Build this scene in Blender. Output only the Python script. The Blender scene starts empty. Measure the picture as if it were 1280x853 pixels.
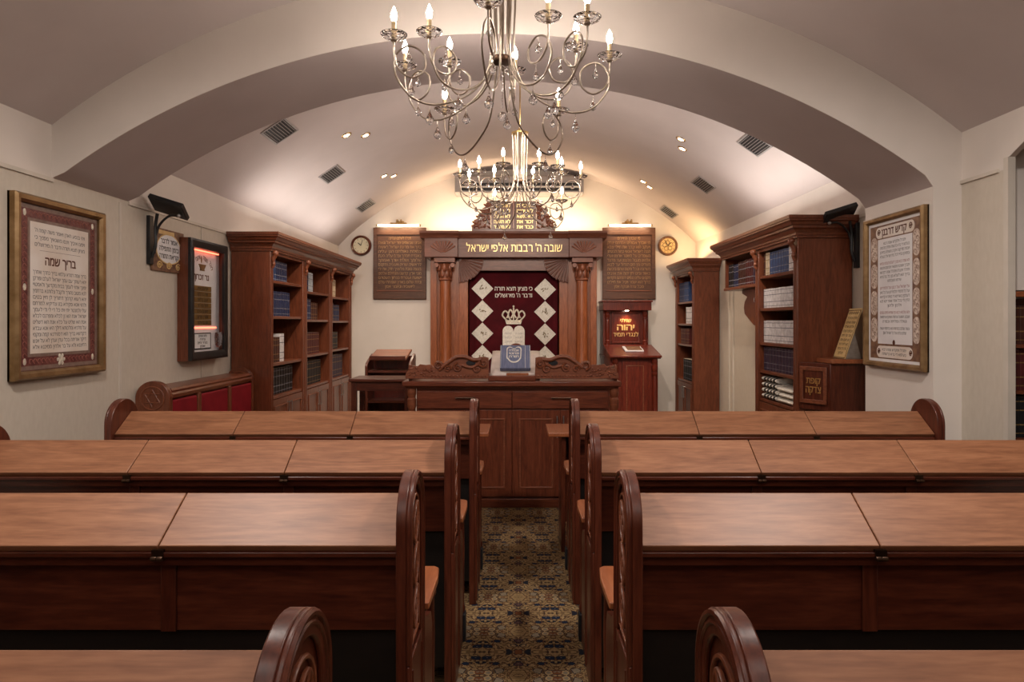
import bpy, bmesh, math, random
from mathutils import Matrix, Vector
from mathutils.geometry import delaunay_2d_cdt
random.seed(7)
PI = math.pi
SC = bpy.context.scene
COL = SC.collection

# ------------------------------------------------------------------ camera, world, lamps, exposure
cam = bpy.data.cameras.new('camera')
cam.lens = 24.0
cam.sensor_width = 36.0
cam.shift_x = -8.0 / 1280
cam.shift_y = -23.5 / 1280
cam.clip_start = 0.02
cam_o = bpy.data.objects.new('camera', cam)
cam_o.location = (0, 0, 1.45)
cam_o.rotation_euler = (PI / 2, 0, 0)
COL.objects.link(cam_o)
SC.camera = cam_o

SC.view_settings.view_transform = 'Standard'
SC.view_settings.look = 'None'
SC.view_settings.gamma = 1.0
SC.view_settings.use_curve_mapping = False
SC.view_settings.exposure = 0.45
SC.cycles.use_denoising = True
SC.cycles.max_bounces = 8
SC.cycles.sample_clamp_indirect = 6.0

w = bpy.data.worlds.new('world')
SC.world = w
w.use_nodes = True
w.node_tree.nodes['Background'].inputs[0].default_value = (1.0, 0.93, 0.88, 1)
w.node_tree.nodes['Background'].inputs[1].default_value = 0.05


def lamp(name, kind, loc, energy, color, aim=None, size=0.1, size_y=None, spot=None, blend=0.6, along=None):
    l = bpy.data.lights.new(name, kind)
    l.energy = energy
    l.color = color
    if kind == 'AREA':
        l.shape = 'RECTANGLE' if size_y else 'SQUARE'
        l.size = size
        if size_y:
            l.size_y = size_y
    else:
        l.shadow_soft_size = size
    if kind == 'SPOT':
        l.spot_size = spot
        l.spot_blend = blend
    o = bpy.data.objects.new(name, l)
    o.location = loc
    if aim is not None:
        d = Vector(aim) - Vector(loc)
        o.rotation_euler = d.to_track_quat('-Z', 'Y').to_euler()
        if along:  # the lamp's size_y runs along this world axis
            z_ = -d.normalized()
            y_ = Vector((1, 0, 0)) if along == 'X' else Vector((0, 1, 0))
            x_ = y_.cross(z_).normalized()
            y_ = z_.cross(x_)
            o.rotation_euler = Matrix((x_, y_, z_)).transposed().to_euler()
    COL.objects.link(o)
    return o


NEUTRAL = (1.0, 0.90, 0.82)
WARM = (1.0, 0.72, 0.42)
AMBER = (1.0, 0.60, 0.22)
# strip lamps lying on top of the bookcases
lamp('cove_lamp', 'AREA', (-2.42, 8.1, 2.33), 16, (1.0, 0.92, 0.84), (-1.9, 8.1, 3.2), 0.2, 3.0, along='Y')
lamp('cove_lamp', 'AREA', (2.36, 6.45, 2.33), 12.5, (1.0, 0.92, 0.84), (1.9, 6.45, 3.2), 0.2, 1.9, along='Y')
lamp('cove_lamp', 'AREA', (2.52, 9.7, 2.36), 7, (1.0, 0.66, 0.32), (2.36, 9.8, 3.2), 0.15, 1.0, along='Y')
# strip lamp on top of the ark
lamp('ark_strip_lamp', 'AREA', (-0.07, 10.1, 2.80), 20, (1.0, 0.72, 0.44), (-0.07, 10.3, 3.6), 0.12, 2.5, along='X')
# near vault lamps: front pair follows desk highlights, rear pairs and overhead fill are added
for x, y in ((-1.35, 2.0), (1.35, 2.0), (-1.35, 0.2), (1.35, 0.2), (-1.35, -1.6), (1.35, -1.6)):
    lamp('downlight_lamp', 'SPOT', (x, y, 3.10), 108 if y > 1 else 16, NEUTRAL, (x * 0.9, y + (1.3 if y > 1 else 0.2), 0), 0.12, spot=2.4, blend=0.8)
lamp('overhead_fill_lamp', 'AREA', (0.0, -1.2, 3.35), 8, NEUTRAL, (0, -1.0, 0), 2.6, 1.6)
# unseen fill added behind the viewer to lift the near vault and arch face
lamp('rear_fill_lamp', 'POINT', (0.0, -0.9, 2.80), 22, (1.0, 0.88, 0.78), None, 0.35)
# unseen spots added behind the wide arch to brighten the ark and bookcases
for x, z, e_, aim in ((-1.3, 3.2, 120, (-2.0, 8.5, 1.2)), (-0.45, 3.45, 160, (-0.6, 9.8, 1.3)), (0.45, 3.45, 160, (0.5, 9.8, 1.3)), (1.3, 3.2, 120, (2.0, 8.0, 1.2))):
    lamp('hidden_fill_lamp', 'SPOT', (x, 5.02, z), e_, (1.0, 0.86, 0.72), aim, 0.08, spot=1.1, blend=0.9)

# ------------------------------------------------------------------ materials
def _nt(name):
    m = bpy.data.materials.new(name)
    m.use_nodes = True
    nt = m.node_tree
    return m, nt, nt.nodes['Principled BSDF']


def _set(b, rough=0.5, metal=0.0, spec=0.5, coat=0.0):
    b.inputs['Roughness'].default_value = rough
    b.inputs['Metallic'].default_value = metal
    b.inputs['Specular IOR Level'].default_value = spec
    b.inputs['Coat Weight'].default_value = coat
    b.inputs['Coat Roughness'].default_value = 0.2


def _ramp(nt, stops):
    r = nt.nodes.new('ShaderNodeValToRGB')
    el = r.color_ramp.elements
    while len(el) < len(stops):
        el.new(0.5)
    for e, (p, c) in zip(el, stops):
        e.position = p
        e.color = (c[0], c[1], c[2], 1)
    return r


def _coords(nt, scale, rand=0.0):
    tc = nt.nodes.new('ShaderNodeTexCoord')
    mp = nt.nodes.new('ShaderNodeMapping')
    mp.inputs['Scale'].default_value = scale
    nt.links.new(tc.outputs['Object'], mp.inputs['Vector'])
    if rand:
        oi = nt.nodes.new('ShaderNodeObjectInfo')
        mul = nt.nodes.new('ShaderNodeMath')
        mul.operation = 'MULTIPLY'
        mul.inputs[1].default_value = rand
        nt.links.new(oi.outputs['Random'], mul.inputs[0])
        cb = nt.nodes.new('ShaderNodeCombineXYZ')
        for i in range(3):
            nt.links.new(mul.outputs[0], cb.inputs[i])
        nt.links.new(cb.outputs[0], mp.inputs['Location'])
    return mp.outputs[0]


def wood(name, dark, mid, light, axis='X', rough=0.32, coat=0.15, k=1.0):
    m, nt, b = _nt(name)
    _set(b, rough, 0, 0.5, coat)
    along, across = 1.1 * k, 9.0 * k
    sc = {'X': (along, across, across), 'Y': (across, along, across), 'Z': (across, across, along)}[axis]
    v = _coords(nt, sc, 13.0)
    n1 = nt.nodes.new('ShaderNodeTexNoise')
    n1.inputs['Scale'].default_value = 2.2
    n1.inputs['Detail'].default_value = 6
    n1.inputs['Roughness'].default_value = 0.6
    n1.inputs['Distortion'].default_value = 1.6
    nt.links.new(v, n1.inputs['Vector'])
    n0 = nt.nodes.new('ShaderNodeTexNoise')
    n0.inputs['Scale'].default_value = 0.75
    n0.inputs['Detail'].default_value = 1.5
    n0.inputs['Distortion'].default_value = 0.4
    nt.links.new(v, n0.inputs['Vector'])
    n2 = nt.nodes.new('ShaderNodeTexNoise')
    n2.inputs['Scale'].default_value = 14.0
    n2.inputs['Detail'].default_value = 3
    nt.links.new(v, n2.inputs['Vector'])
    mx = nt.nodes.new('ShaderNodeMath')
    mx.operation = 'MULTIPLY_ADD'
    mx.inputs[1].default_value = 0.40
    nt.links.new(n2.outputs['Fac'], mx.inputs[0])
    ml = nt.nodes.new('ShaderNodeMath')
    ml.operation = 'MULTIPLY'
    ml.inputs[1].default_value = 0.62
    nt.links.new(n1.outputs['Fac'], ml.inputs[0])
    nt.links.new(ml.outputs[0], mx.inputs[2])
    # growth rings: contour lines of the slow noise
    mf = nt.nodes.new('ShaderNodeMath')
    mf.operation = 'MULTIPLY'
    mf.inputs[1].default_value = 62.0
    nt.links.new(n0.outputs['Fac'], mf.inputs[0])
    sn = nt.nodes.new('ShaderNodeMath')
    sn.operation = 'SINE'
    nt.links.new(mf.outputs[0], sn.inputs[0])
    ad = nt.nodes.new('ShaderNodeMath')
    ad.operation = 'MULTIPLY_ADD'
    ad.inputs[1].default_value = 0.045
    nt.links.new(sn.outputs[0], ad.inputs[0])
    nt.links.new(mx.outputs[0], ad.inputs[2])
    mx = ad
    r = _ramp(nt, [(0.29, dark), (0.51, mid), (0.73, light)])
    nt.links.new(mx.outputs[0], r.inputs['Fac'])
    nt.links.new(r.outputs['Color'], b.inputs['Base Color'])
    bp = nt.nodes.new('ShaderNodeBump')
    bp.inputs['Strength'].default_value = 0.06
    bp.inputs['Distance'].default_value = 0.004
    nt.links.new(mx.outputs[0], bp.inputs['Height'])
    nt.links.new(bp.outputs['Normal'], b.inputs['Normal'])
    return m


def mottled(name, c1, c2, scale=6.0, rough=0.6, metal=0.0, spec=0.4, bump=0.0, sheen=0.0, coat=0.0, stretch=(1, 1, 1)):
    m, nt, b = _nt(name)
    _set(b, rough, metal, spec, coat)
    v = _coords(nt, stretch, 5.0)
    n = nt.nodes.new('ShaderNodeTexNoise')
    n.inputs['Scale'].default_value = scale
    n.inputs['Detail'].default_value = 5
    nt.links.new(v, n.inputs['Vector'])
    r = _ramp(nt, [(0.35, c1), (0.65, c2)])
    nt.links.new(n.outputs['Fac'], r.inputs['Fac'])
    nt.links.new(r.outputs['Color'], b.inputs['Base Color'])
    if sheen:
        b.inputs['Sheen Weight'].default_value = sheen
        b.inputs['Sheen Tint'].default_value = (c2[0], c2[1], c2[2], 1)
    if bump:
        bp = nt.nodes.new('ShaderNodeBump')
        bp.inputs['Strength'].default_value = bump
        bp.inputs['Distance'].default_value = 0.003
        nt.links.new(n.outputs['Fac'], bp.inputs['Height'])
        nt.links.new(bp.outputs['Normal'], b.inputs['Normal'])
    return m


def glow(name, color, strength):
    m, nt, b = _nt(name)
    b.inputs['Base Color'].default_value = (*color, 1)
    b.inputs['Emission Color'].default_value = (*color, 1)
    b.inputs['Emission Strength'].default_value = strength
    return m


def crystal(name, tint):
    m, nt, b = _nt(name)
    _set(b, 0.02, 0, 0.6)
    b.inputs['Base Color'].default_value = (*tint, 1)
    b.inputs['Transmission Weight'].default_value = 1.0
    b.inputs['IOR'].default_value = 1.52
    n = nt.nodes.new('ShaderNodeTexVoronoi')
    n.inputs['Scale'].default_value = 60
    nt.links.new(_coords(nt, (1, 1, 1), 3.0), n.inputs['Vector'])
    bp = nt.nodes.new('ShaderNodeBump')
    bp.inputs['Strength'].default_value = 0.5
    bp.inputs['Distance'].default_value = 0.006
    nt.links.new(n.outputs['Distance'], bp.inputs['Height'])
    nt.links.new(bp.outputs['Normal'], b.inputs['Normal'])
    return m


def carpet_mat():
    m, nt, b = _nt('patterned_carpet')
    _set(b, 0.95, 0, 0.1)
    L = nt.links.new
    tc = nt.nodes.new('ShaderNodeTexCoord')
    sp = nt.nodes.new('ShaderNodeSeparateXYZ')
    L(tc.outputs['Object'], sp.inputs[0])

    def math_(op, a, bb=None):
        n = nt.nodes.new('ShaderNodeMath')
        n.operation = op
        for i, q in enumerate((a, bb)):
            if q is None:
                continue
            if isinstance(q, (int, float)):
                n.inputs[i].default_value = q
            else:
                L(q, n.inputs[i])
        return n.outputs[0]

    px = math_('PINGPONG', sp.outputs[0], 0.16)
    py = math_('PINGPONG', sp.outputs[1], 0.20)
    cb = nt.nodes.new('ShaderNodeCombineXYZ')
    L(px, cb.inputs[0])
    L(py, cb.inputs[1])
    # scrolling vines: distorted wave in mirrored tiles
    wv = nt.nodes.new('ShaderNodeTexWave')
    wv.wave_type = 'RINGS'
    wv.rings_direction = 'Z'
    wv.inputs['Scale'].default_value = 13.0
    wv.inputs['Distortion'].default_value = 9.0
    wv.inputs['Detail'].default_value = 2.0
    wv.inputs['Detail Scale'].default_value = 2.2
    nz = nt.nodes.new('ShaderNodeTexNoise')
    nz.inputs['Scale'].default_value = 28.0
    nz.inputs['Detail'].default_value = 2.0
    L(cb.outputs[0], nz.inputs['Vector'])
    vm = nt.nodes.new('ShaderNodeVectorMath')
    vm.operation = 'MULTIPLY_ADD'
    L(nz.outputs['Color'], vm.inputs[0])
    vm.inputs[1].default_value = (0.035, 0.035, 0.0)
    L(cb.outputs[0], vm.inputs[2])
    L(vm.outputs[0], wv.inputs['Vector'])
    vo = nt.nodes.new('ShaderNodeTexVoronoi')
    vo.inputs['Scale'].default_value = 20.0
    L(vm.outputs[0], vo.inputs['Vector'])
    vo2 = nt.nodes.new('ShaderNodeTexVoronoi')
    vo2.inputs['Scale'].default_value = 34.0
    L(vm.outputs[0], vo2.inputs['Vector'])
    base = _ramp(nt, [(0.0, (0.25, 0.165, 0.075)), (0.50, (0.36, 0.25, 0.125)), (0.70, (0.11, 0.050, 0.020)), (0.86, (0.020, 0.018, 0.022)), (1.0, (0.15, 0.085, 0.038))])
    L(wv.outputs['Fac'], base.inputs['Fac'])
    pick = nt.nodes.new('ShaderNodeSeparateColor')
    L(vo.outputs['Color'], pick.inputs[0])
    bc = _ramp(nt, [(0.0, (0.010, 0.018, 0.044)), (0.36, (0.012, 0.022, 0.050)), (0.38, (0.15, 0.055, 0.022)), (0.68, (0.17, 0.065, 0.03)), (0.70, (0.33, 0.23, 0.115)), (0.90, (0.36, 0.25, 0.13)), (0.95, (0.08, 0.11, 0.13)), (1.0, (0.10, 0.13, 0.15))])
    L(pick.outputs[0], bc.inputs['Fac'])

    def step(sock, t):
        return math_('LESS_THAN', sock, t)

    def over(fac, col_a, col_b):
        n = nt.nodes.new('ShaderNodeMix')
        n.data_type = 'RGBA'
        L(fac, n.inputs[0])
        L(col_a, n.inputs[6])
        if isinstance(col_b, tuple):
            n.inputs[7].default_value = (*col_b, 1)
        else:
            L(col_b, n.inputs[7])
        return n.outputs[2]

    # small rust leaves, then flowers: dark outline, petal colour, pale heart
    c = over(step(vo2.outputs['Distance'], 0.30), base.outputs['Color'], (0.10, 0.040, 0.018))
    c = over(step(vo2.outputs['Distance'], 0.17), c, (0.33, 0.22, 0.11))
    c = over(step(vo.outputs['Distance'], 0.42), c, (0.014, 0.016, 0.026))
    c = over(step(vo.outputs['Distance'], 0.34), c, bc.outputs['Color'])
    c = over(step(vo.outputs['Distance'], 0.14), c, (0.20, 0.17, 0.12))
    mx2 = nt.nodes.new('ShaderNodeMix')
    mx2.data_type = 'RGBA'
    mx2.inputs[0].default_value = 0.0
    L(c, mx2.inputs[6])
    L(mx2.outputs[2], b.inputs['Base Color'])
    return m


def gold_bands(name, c1, c2, rough=0.45):
    return mottled(name, c1, c2, 22, rough, 0, 0.4)


CH_D, CH_M, CH_L = (0.044, 0.0085, 0.0045), (0.092, 0.020, 0.0095), (0.150, 0.037, 0.017)
TP_D, TP_M, TP_L = (0.170, 0.064, 0.029), (0.270, 0.112, 0.053), (0.37, 0.168, 0.084)
W_TOP = wood('desk_top_wood', TP_D, TP_M, TP_L, 'X', 0.46, 0.0)
W_ARM = wood('armrest_wood', (0.22, 0.06, 0.022), (0.31, 0.095, 0.036), (0.40, 0.14, 0.055), 'Y', 0.33, 0.2)
W_X = wood('cherry_wood_lengthwise', CH_D, CH_M, CH_L, 'X')
W_Y = wood('cherry_wood_deepwise', CH_D, CH_M, CH_L, 'Y')
W_Z = wood('cherry_wood_upright', CH_D, CH_M, CH_L, 'Z')
W_TABX = wood('reading_table_wood', (0.07, 0.015, 0.007), (0.14, 0.033, 0.0145), (0.21, 0.056, 0.025), 'X')
W_TABZ = wood('reading_table_wood_upright', (0.07, 0.015, 0.007), (0.14, 0.033, 0.0145), (0.21, 0.056, 0.025), 'Z')
W_RED = wood('mahogany_wood', (0.055, 0.008, 0.004), (0.13, 0.017, 0.008), (0.20, 0.032, 0.014), 'Z')
BK_D, BK_M, BK_L = (0.085, 0.020, 0.008), (0.145, 0.038, 0.0155), (0.21, 0.062, 0.026)
W_CASE = wood('bookcase_wood', BK_D, BK_M, BK_L, 'Z')
W_CASEY = wood('bookcase_wood_level', BK_D, BK_M, BK_L, 'Y')
W_ARK = wood('ark_column_wood', (0.15, 0.038, 0.012), (0.255, 0.072, 0.024), (0.35, 0.115, 0.045), 'Z')
W_BEAM = wood('ark_beam_wood', (0.085, 0.025, 0.014), (0.13, 0.040, 0.022), (0.18, 0.060, 0.034), 'X', 0.45)
W_BOARD = wood('inscribed_board_wood', (0.055, 0.020, 0.010), (0.095, 0.036, 0.018), (0.14, 0.055, 0.028), 'X', 0.5)
W_CARVE = wood('carved_wood', (0.115, 0.030, 0.013), (0.19, 0.054, 0.023), (0.28, 0.088, 0.040), 'X', 0.42)

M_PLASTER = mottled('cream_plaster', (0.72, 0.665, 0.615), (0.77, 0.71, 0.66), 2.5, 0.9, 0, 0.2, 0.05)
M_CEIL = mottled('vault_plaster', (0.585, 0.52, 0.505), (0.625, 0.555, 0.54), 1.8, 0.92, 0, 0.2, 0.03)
M_SOFFITSHADE = mottled('shaded_soffit_plaster', (0.47, 0.405, 0.395), (0.51, 0.44, 0.43), 1.8, 0.92, 0, 0.2, 0.03)  # same plaster as the vault, with the soffit's shade put into its colour
M_WALL = mottled('beige_wall_panel', (0.60, 0.54, 0.46), (0.63, 0.57, 0.49), 40, 0.85, 0, 0.25, 0.06, stretch=(1, 1, 0.4))
M_STRIP = mottled('panel_joint_strip', (0.60, 0.55, 0.48), (0.66, 0.60, 0.53), 8, 0.6)
M_CARPET = carpet_mat()
M_GOLD = mottled('gilded_frame', (0.24, 0.145, 0.065), (0.38, 0.25, 0.125), 12, 0.36, 0.75, 0.5)
M_GOLDLET = mottled('gold_letter', (0.78, 0.55, 0.20), (0.90, 0.68, 0.30), 20, 0.35, 0.35, 0.5)
M_BRASS = mottled('brass', (0.42, 0.27, 0.10), (0.58, 0.40, 0.18), 14, 0.3, 0.9, 0.5)
M_CHAMP = mottled('brushed_champagne_metal', (0.30, 0.245, 0.195), (0.42, 0.355, 0.295), 16, 0.28, 0.9, 0.5)
M_HUB = mottled('dark_bronze', (0.05, 0.025, 0.015), (0.09, 0.05, 0.03), 12, 0.3, 0.8, 0.5)
M_BLACK = mottled('black_painted_metal', (0.010, 0.010, 0.012), (0.02, 0.02, 0.022), 12, 0.4, 0.2, 0.5)
M_STEEL = mottled('brushed_steel', (0.42, 0.42, 0.42), (0.58, 0.58, 0.58), 20, 0.3, 0.9, 0.5)
M_INK = mottled('black_ink', (0.012, 0.010, 0.012), (0.02, 0.018, 0.02), 20, 0.8)
M_BROWNINK = mottled('brown_ink', (0.10, 0.035, 0.02), (0.14, 0.055, 0.03), 20, 0.8)
M_REDINK = mottled('dark_red_ink', (0.22, 0.02, 0.02), (0.28, 0.035, 0.03), 20, 0.8)
M_PAPER = mottled('parchment_print', (0.70, 0.60, 0.52), (0.80, 0.74, 0.69), 5, 0.6)
M_PAPERW = mottled('white_print', (0.74, 0.73, 0.76), (0.82, 0.81, 0.83), 5, 0.55)
M_MAROON = mottled('maroon_printed_border', (0.10, 0.022, 0.022), (0.19, 0.06, 0.05), 38, 0.5)
M_MAROONP = mottled('taupe_printed_border', (0.17, 0.11, 0.09), (0.24, 0.16, 0.13), 30, 0.5)
M_BROWNP = mottled('brown_printed_border', (0.13, 0.06, 0.04), (0.26, 0.14, 0.08), 26, 0.5)
M_SCROLL = mottled('printed_scroll_panel', (0.42, 0.30, 0.24), (0.78, 0.68, 0.60), 55, 0.5)
M_VELVET = mottled('wine_velvet', (0.045, 0.0015, 0.004), (0.075, 0.003, 0.007), 4, 0.85, 0, 0.2, 0, 0.35)
M_REDSEAT = mottled('red_upholstery', (0.15, 0.003, 0.008), (0.21, 0.006, 0.013), 6, 0.75, 0, 0.2, 0.1, 0.3)
M_WHITECLOTH = mottled('pale_cloth', (0.66, 0.57, 0.53), (0.74, 0.65, 0.60), 10, 0.85, 0, 0.2, 0.15)
M_WHITE = mottled('white_embroidery', (0.66, 0.63, 0.57), (0.80, 0.77, 0.71), 40, 0.7, 0, 0.3, 0.2)
M_SILVER = mottled('silver_embroidery', (0.55, 0.50, 0.42), (0.82, 0.76, 0.64), 60, 0.45, 0.2, 0.5, 0.3)
M_STITCH = mottled('muted_thread', (0.16, 0.12, 0.07), (0.30, 0.25, 0.16), 60, 0.7)
M_BLUEBAG = mottled('slate_blue_velvet', (0.13, 0.15, 0.25), (0.19, 0.21, 0.32), 12, 0.8, 0, 0.2, 0, 0.3, stretch=(8, 1, 1))
M_CREAM = mottled('cream_dial', (0.66, 0.60, 0.42), (0.74, 0.68, 0.50), 6, 0.4)
M_PLASTICW = mottled('white_plastic', (0.62, 0.60, 0.57), (0.68, 0.66, 0.63), 4, 0.4)
M_GREYP = mottled('grey_plastic', (0.30, 0.28, 0.28), (0.36, 0.34, 0.34), 4, 0.45)
M_DARKSLOT = mottled('dark_slot', (0.012, 0.013, 0.016), (0.02, 0.022, 0.026), 4, 0.5)
M_ALU = mottled('painted_vent_frame', (0.36, 0.34, 0.34), (0.42, 0.40, 0.40), 10, 0.5, 0.2)
M_GAPSHADE = wood('gap_shade_wood', (0.005, 0.003, 0.003), (0.008, 0.005, 0.004), (0.012, 0.007, 0.006), 'X', 0.5, 0.0)  # near-black tone standing in for shade in the pew gaps
M_DARKFOOT = mottled('dark_foot', (0.010, 0.010, 0.012), (0.018, 0.018, 0.02), 9, 0.6)  # near-black tone of the foot blocks under the pew posts
M_CRYSTAL = crystal('cut_crystal', (0.95, 0.96, 1.0))
M_BULB = glow('lit_bulb', (1.0, 0.86, 0.74), 125.0)
M_SPOT = glow('lit_spot_lens', (1.0, 0.86, 0.66), 14.0)
M_TUBE = glow('lit_picture_tube', (1.0, 0.80, 0.55), 9.0)
M_REDLED = glow('lit_red_strip', (1.0, 0.16, 0.08), 3.2)
M_CANDLE = mottled('candle_sleeve', (0.60, 0.45, 0.26), (0.70, 0.55, 0.34), 10, 0.35, 0.5)
M_BRASSPLATE = mottled('engraved_brass_plate', (0.20, 0.115, 0.030), (0.30, 0.18, 0.055), 10, 0.45, 0.5)
M_PARCH = mottled('golden_parchment', (0.66, 0.45, 0.19), (0.80, 0.60, 0.30), 9, 0.6)


def leather(name, c):
    return mottled(name, tuple(q * 0.8 for q in c), tuple(q * 1.15 for q in c), 25, 0.45, 0, 0.4)


LE = {
    'navy': leather('navy_leather', (0.012, 0.022, 0.07)),
    'blue': leather('blue_cloth_cover', (0.025, 0.055, 0.15)),
    'black': leather('black_leather', (0.010, 0.010, 0.012)),
    'brown': leather('brown_leather', (0.06, 0.018, 0.012)),
    'wine': leather('wine_leather', (0.075, 0.012, 0.012)),
    'white': leather('white_cover', (0.62, 0.60, 0.62)),
    'cream': leather('cream_cover', (0.52, 0.42, 0.30)),
    'plum': leather('plum_leather', (0.035, 0.020, 0.045)),
    'silver': leather('silver_cover', (0.36, 0.40, 0.45)),
}
M_PAGES = mottled('page_block', (0.55, 0.47, 0.36), (0.65, 0.57, 0.46), 30, 0.8)
M_BANDG = mottled('gold_tooling', (0.20, 0.12, 0.045), (0.32, 0.21, 0.085), 30, 0.4, 0.5)
M_BANDW = mottled('white_tooling', (0.17, 0.17, 0.20), (0.28, 0.28, 0.31), 30, 0.5)
M_BANDB = mottled('grey_blue_tooling', (0.10, 0.10, 0.13), (0.18, 0.18, 0.21), 30, 0.5)

# ------------------------------------------------------------------ mesh helpers
def world_loc(o):
    p = Vector((0, 0, 0))
    while o is not None:
        p += o.location
        o = o.parent
    return p


def frame(origin, u, v, n):
    m = Matrix.Identity(4)
    for i, a in enumerate((u, v, n)):
        m[0][i], m[1][i], m[2][i] = a
    m[0][3], m[1][3], m[2][3] = origin
    return m


class MB:
    def __init__(s, M=None):
        s.v, s.f, s.mi, s.M, s.m, s.lines = [], [], [], M, 0, []

    def add(s, verts, faces):
        b = len(s.v)
        for p in verts:
            p = Vector(p)
            s.v.append(s.M @ p if s.M is not None else p)
        for f in faces:
            s.f.append([b + i for i in f])
            s.mi.append(s.m)
        return s

    def box(s, x0, x1, y0, y1, z0, z1):
        v = [(x, y, z) for x in (x0, x1) for y in (y0, y1) for z in (z0, z1)]
        return s.add(v, [(0, 1, 3, 2), (4, 6, 7, 5), (0, 4, 5, 1), (2, 3, 7, 6), (0, 2, 6, 4), (1, 5, 7, 3)])

    def prism(s, poly, axis, a0, a1):
        def P(p, a):
            return {'x': (a, p[0], p[1]), 'y': (p[0], a, p[1]), 'z': (p[0], p[1], a)}[axis]
        n = len(poly)
        v = [P(p, a0) for p in poly] + [P(p, a1) for p in poly]
        f = [tuple(range(n)), tuple(range(2 * n - 1, n - 1, -1))]
        f += [(i, (i + 1) % n, n + (i + 1) % n, n + i) for i in range(n)]
        return s.add(v, f)

    def band(s, outer, inner, axis, a0, a1, closed=False):
        """solid strip between two outlines of equal length"""
        def P(p, a):
            return {'x': (a, p[0], p[1]), 'y': (p[0], a, p[1]), 'z': (p[0], p[1], a)}[axis]
        n = len(outer)
        v = [P(p, a0) for p in outer] + [P(p, a0) for p in inner] + [P(p, a1) for p in outer] + [P(p, a1) for p in inner]
        f = []
        for i in range(n if closed else n - 1):
            j = (i + 1) % n
            f += [(i, j, n + j, n + i), (2 * n + i, 3 * n + i, 3 * n + j, 2 * n + j), (i, 2 * n + i, 2 * n + j, j), (n + i, n + j, 3 * n + j, 3 * n + i)]
        if not closed:
            f += [(0, n, 3 * n, 2 * n), (n - 1, 3 * n - 1, 4 * n - 1, 2 * n - 1)]
        return s.add(v, f)

    def lathe(s, prof, c=(0, 0, 0), axis='z', seg=16, a0=0.0, a1=2 * PI):
        full = abs(a1 - a0 - 2 * PI) < 1e-6
        k = seg if full else seg + 1
        v, f = [], []
        for r, h in prof:
            for i in range(k):
                a = a0 + (a1 - a0) * i / seg
                x, y = r * math.cos(a), r * math.sin(a)
                p = {'z': (x, y, h), 'x': (h, x, y), 'y': (x, h, y)}[axis]
                v.append((c[0] + p[0], c[1] + p[1], c[2] + p[2]))
        n = len(prof)
        for j in range(n - 1):
            for i in range(k if full else k - 1):
                i2 = (i + 1) % k
                f.append((j * k + i, j * k + i2, (j + 1) * k + i2, (j + 1) * k + i))
        if full:
            f.append(tuple(range(k)))
            f.append(tuple((n - 1) * k + i for i in range(k)))
        return s.add(v, f)

    def tube(s, pts, r, seg=8, closed=False):
        pts = [Vector(p) for p in pts]
        n = len(pts)
        rr = r if isinstance(r, (list, tuple)) else [r] * n
        v, f = [], []
        nrm = None
        for i, p in enumerate(pts):
            if closed:
                t = pts[(i + 1) % n] - pts[i - 1]
            else:
                t = pts[min(i + 1, n - 1)] - pts[max(i - 1, 0)]
            t = t.normalized() if t.length > 1e-9 else Vector((0, 0, 1))
            if nrm is None:
                nrm = t.orthogonal().normalized()
            else:
                nrm = nrm - t * nrm.dot(t)
                nrm = nrm.normalized() if nrm.length > 1e-6 else t.orthogonal().normalized()
            bn = t.cross(nrm)
            for k in range(seg):
                a = 2 * PI * k / seg
                v.append(p + (nrm * math.cos(a) + bn * math.sin(a)) * rr[i])
        for i in range(n if closed else n - 1):
            j = (i + 1) % n
            for k in range(seg):
                k2 = (k + 1) % seg
                f.append((i * seg + k, i * seg + k2, j * seg + k2, j * seg + k))
        if not closed:
            f.append(tuple(range(seg)))
            f.append(tuple((n - 1) * seg + k for k in range(seg)))
        return s.add(v, f)

    def ellipsoid(s, c, rad, seg=10, rings=6, R=None):
        v, f = [], []
        c = Vector(c)
        for j in range(rings + 1):
            th = PI * j / rings
            for i in range(seg):
                a = 2 * PI * i / seg
                p = Vector((rad[0] * math.sin(th) * math.cos(a), rad[1] * math.sin(th) * math.sin(a), rad[2] * math.cos(th)))
                if R is not None:
                    p = R @ p
                v.append(c + p)
        for j in range(rings):
            for i in range(seg):
                i2 = (i + 1) % seg
                f.append((j * seg + i, j * seg + i2, (j + 1) * seg + i2, (j + 1) * seg + i))
        return s.add(v, f)

    def build(s, name, mat, parent=None, bevel=0.0, smooth=35, kind=None):
        me = bpy.data.meshes.new(name)
        org = world_loc(parent) if parent is not None else Vector((0, 0, 0))
        me.from_pydata([tuple(p - org) for p in s.v], [], s.f)
        mats = mat if isinstance(mat, (list, tuple)) else [mat]
        for q in mats:
            me.materials.append(q)
        if len(mats) > 1:
            me.polygons.foreach_set('material_index', s.mi)
        bm = bmesh.new()
        bm.from_mesh(me)
        bmesh.ops.remove_doubles(bm, verts=bm.verts, dist=1e-6)
        bmesh.ops.recalc_face_normals(bm, faces=bm.faces)
        bm.to_mesh(me)
        bm.free()
        if smooth:
            me.polygons.foreach_set('use_smooth', [True] * len(me.polygons))
            me.set_sharp_from_angle(angle=math.radians(smooth))
        o = bpy.data.objects.new(name, me)
        COL.objects.link(o)
        if parent is not None:
            o.parent = parent
        if bevel:
            b = o.modifiers.new('edge', 'BEVEL')
            b.width = bevel
            b.segments = 2
            b.limit_method = 'ANGLE'
            b.angle_limit = math.radians(40)
        if kind:
            o['kind'] = kind
        return o


def arc(cx, cy, r, a0, a1, n):
    return [(cx + r * math.cos(math.radians(a0 + (a1 - a0) * i / n)), cy + r * math.sin(math.radians(a0 + (a1 - a0) * i / n))) for i in range(n + 1)]


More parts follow.
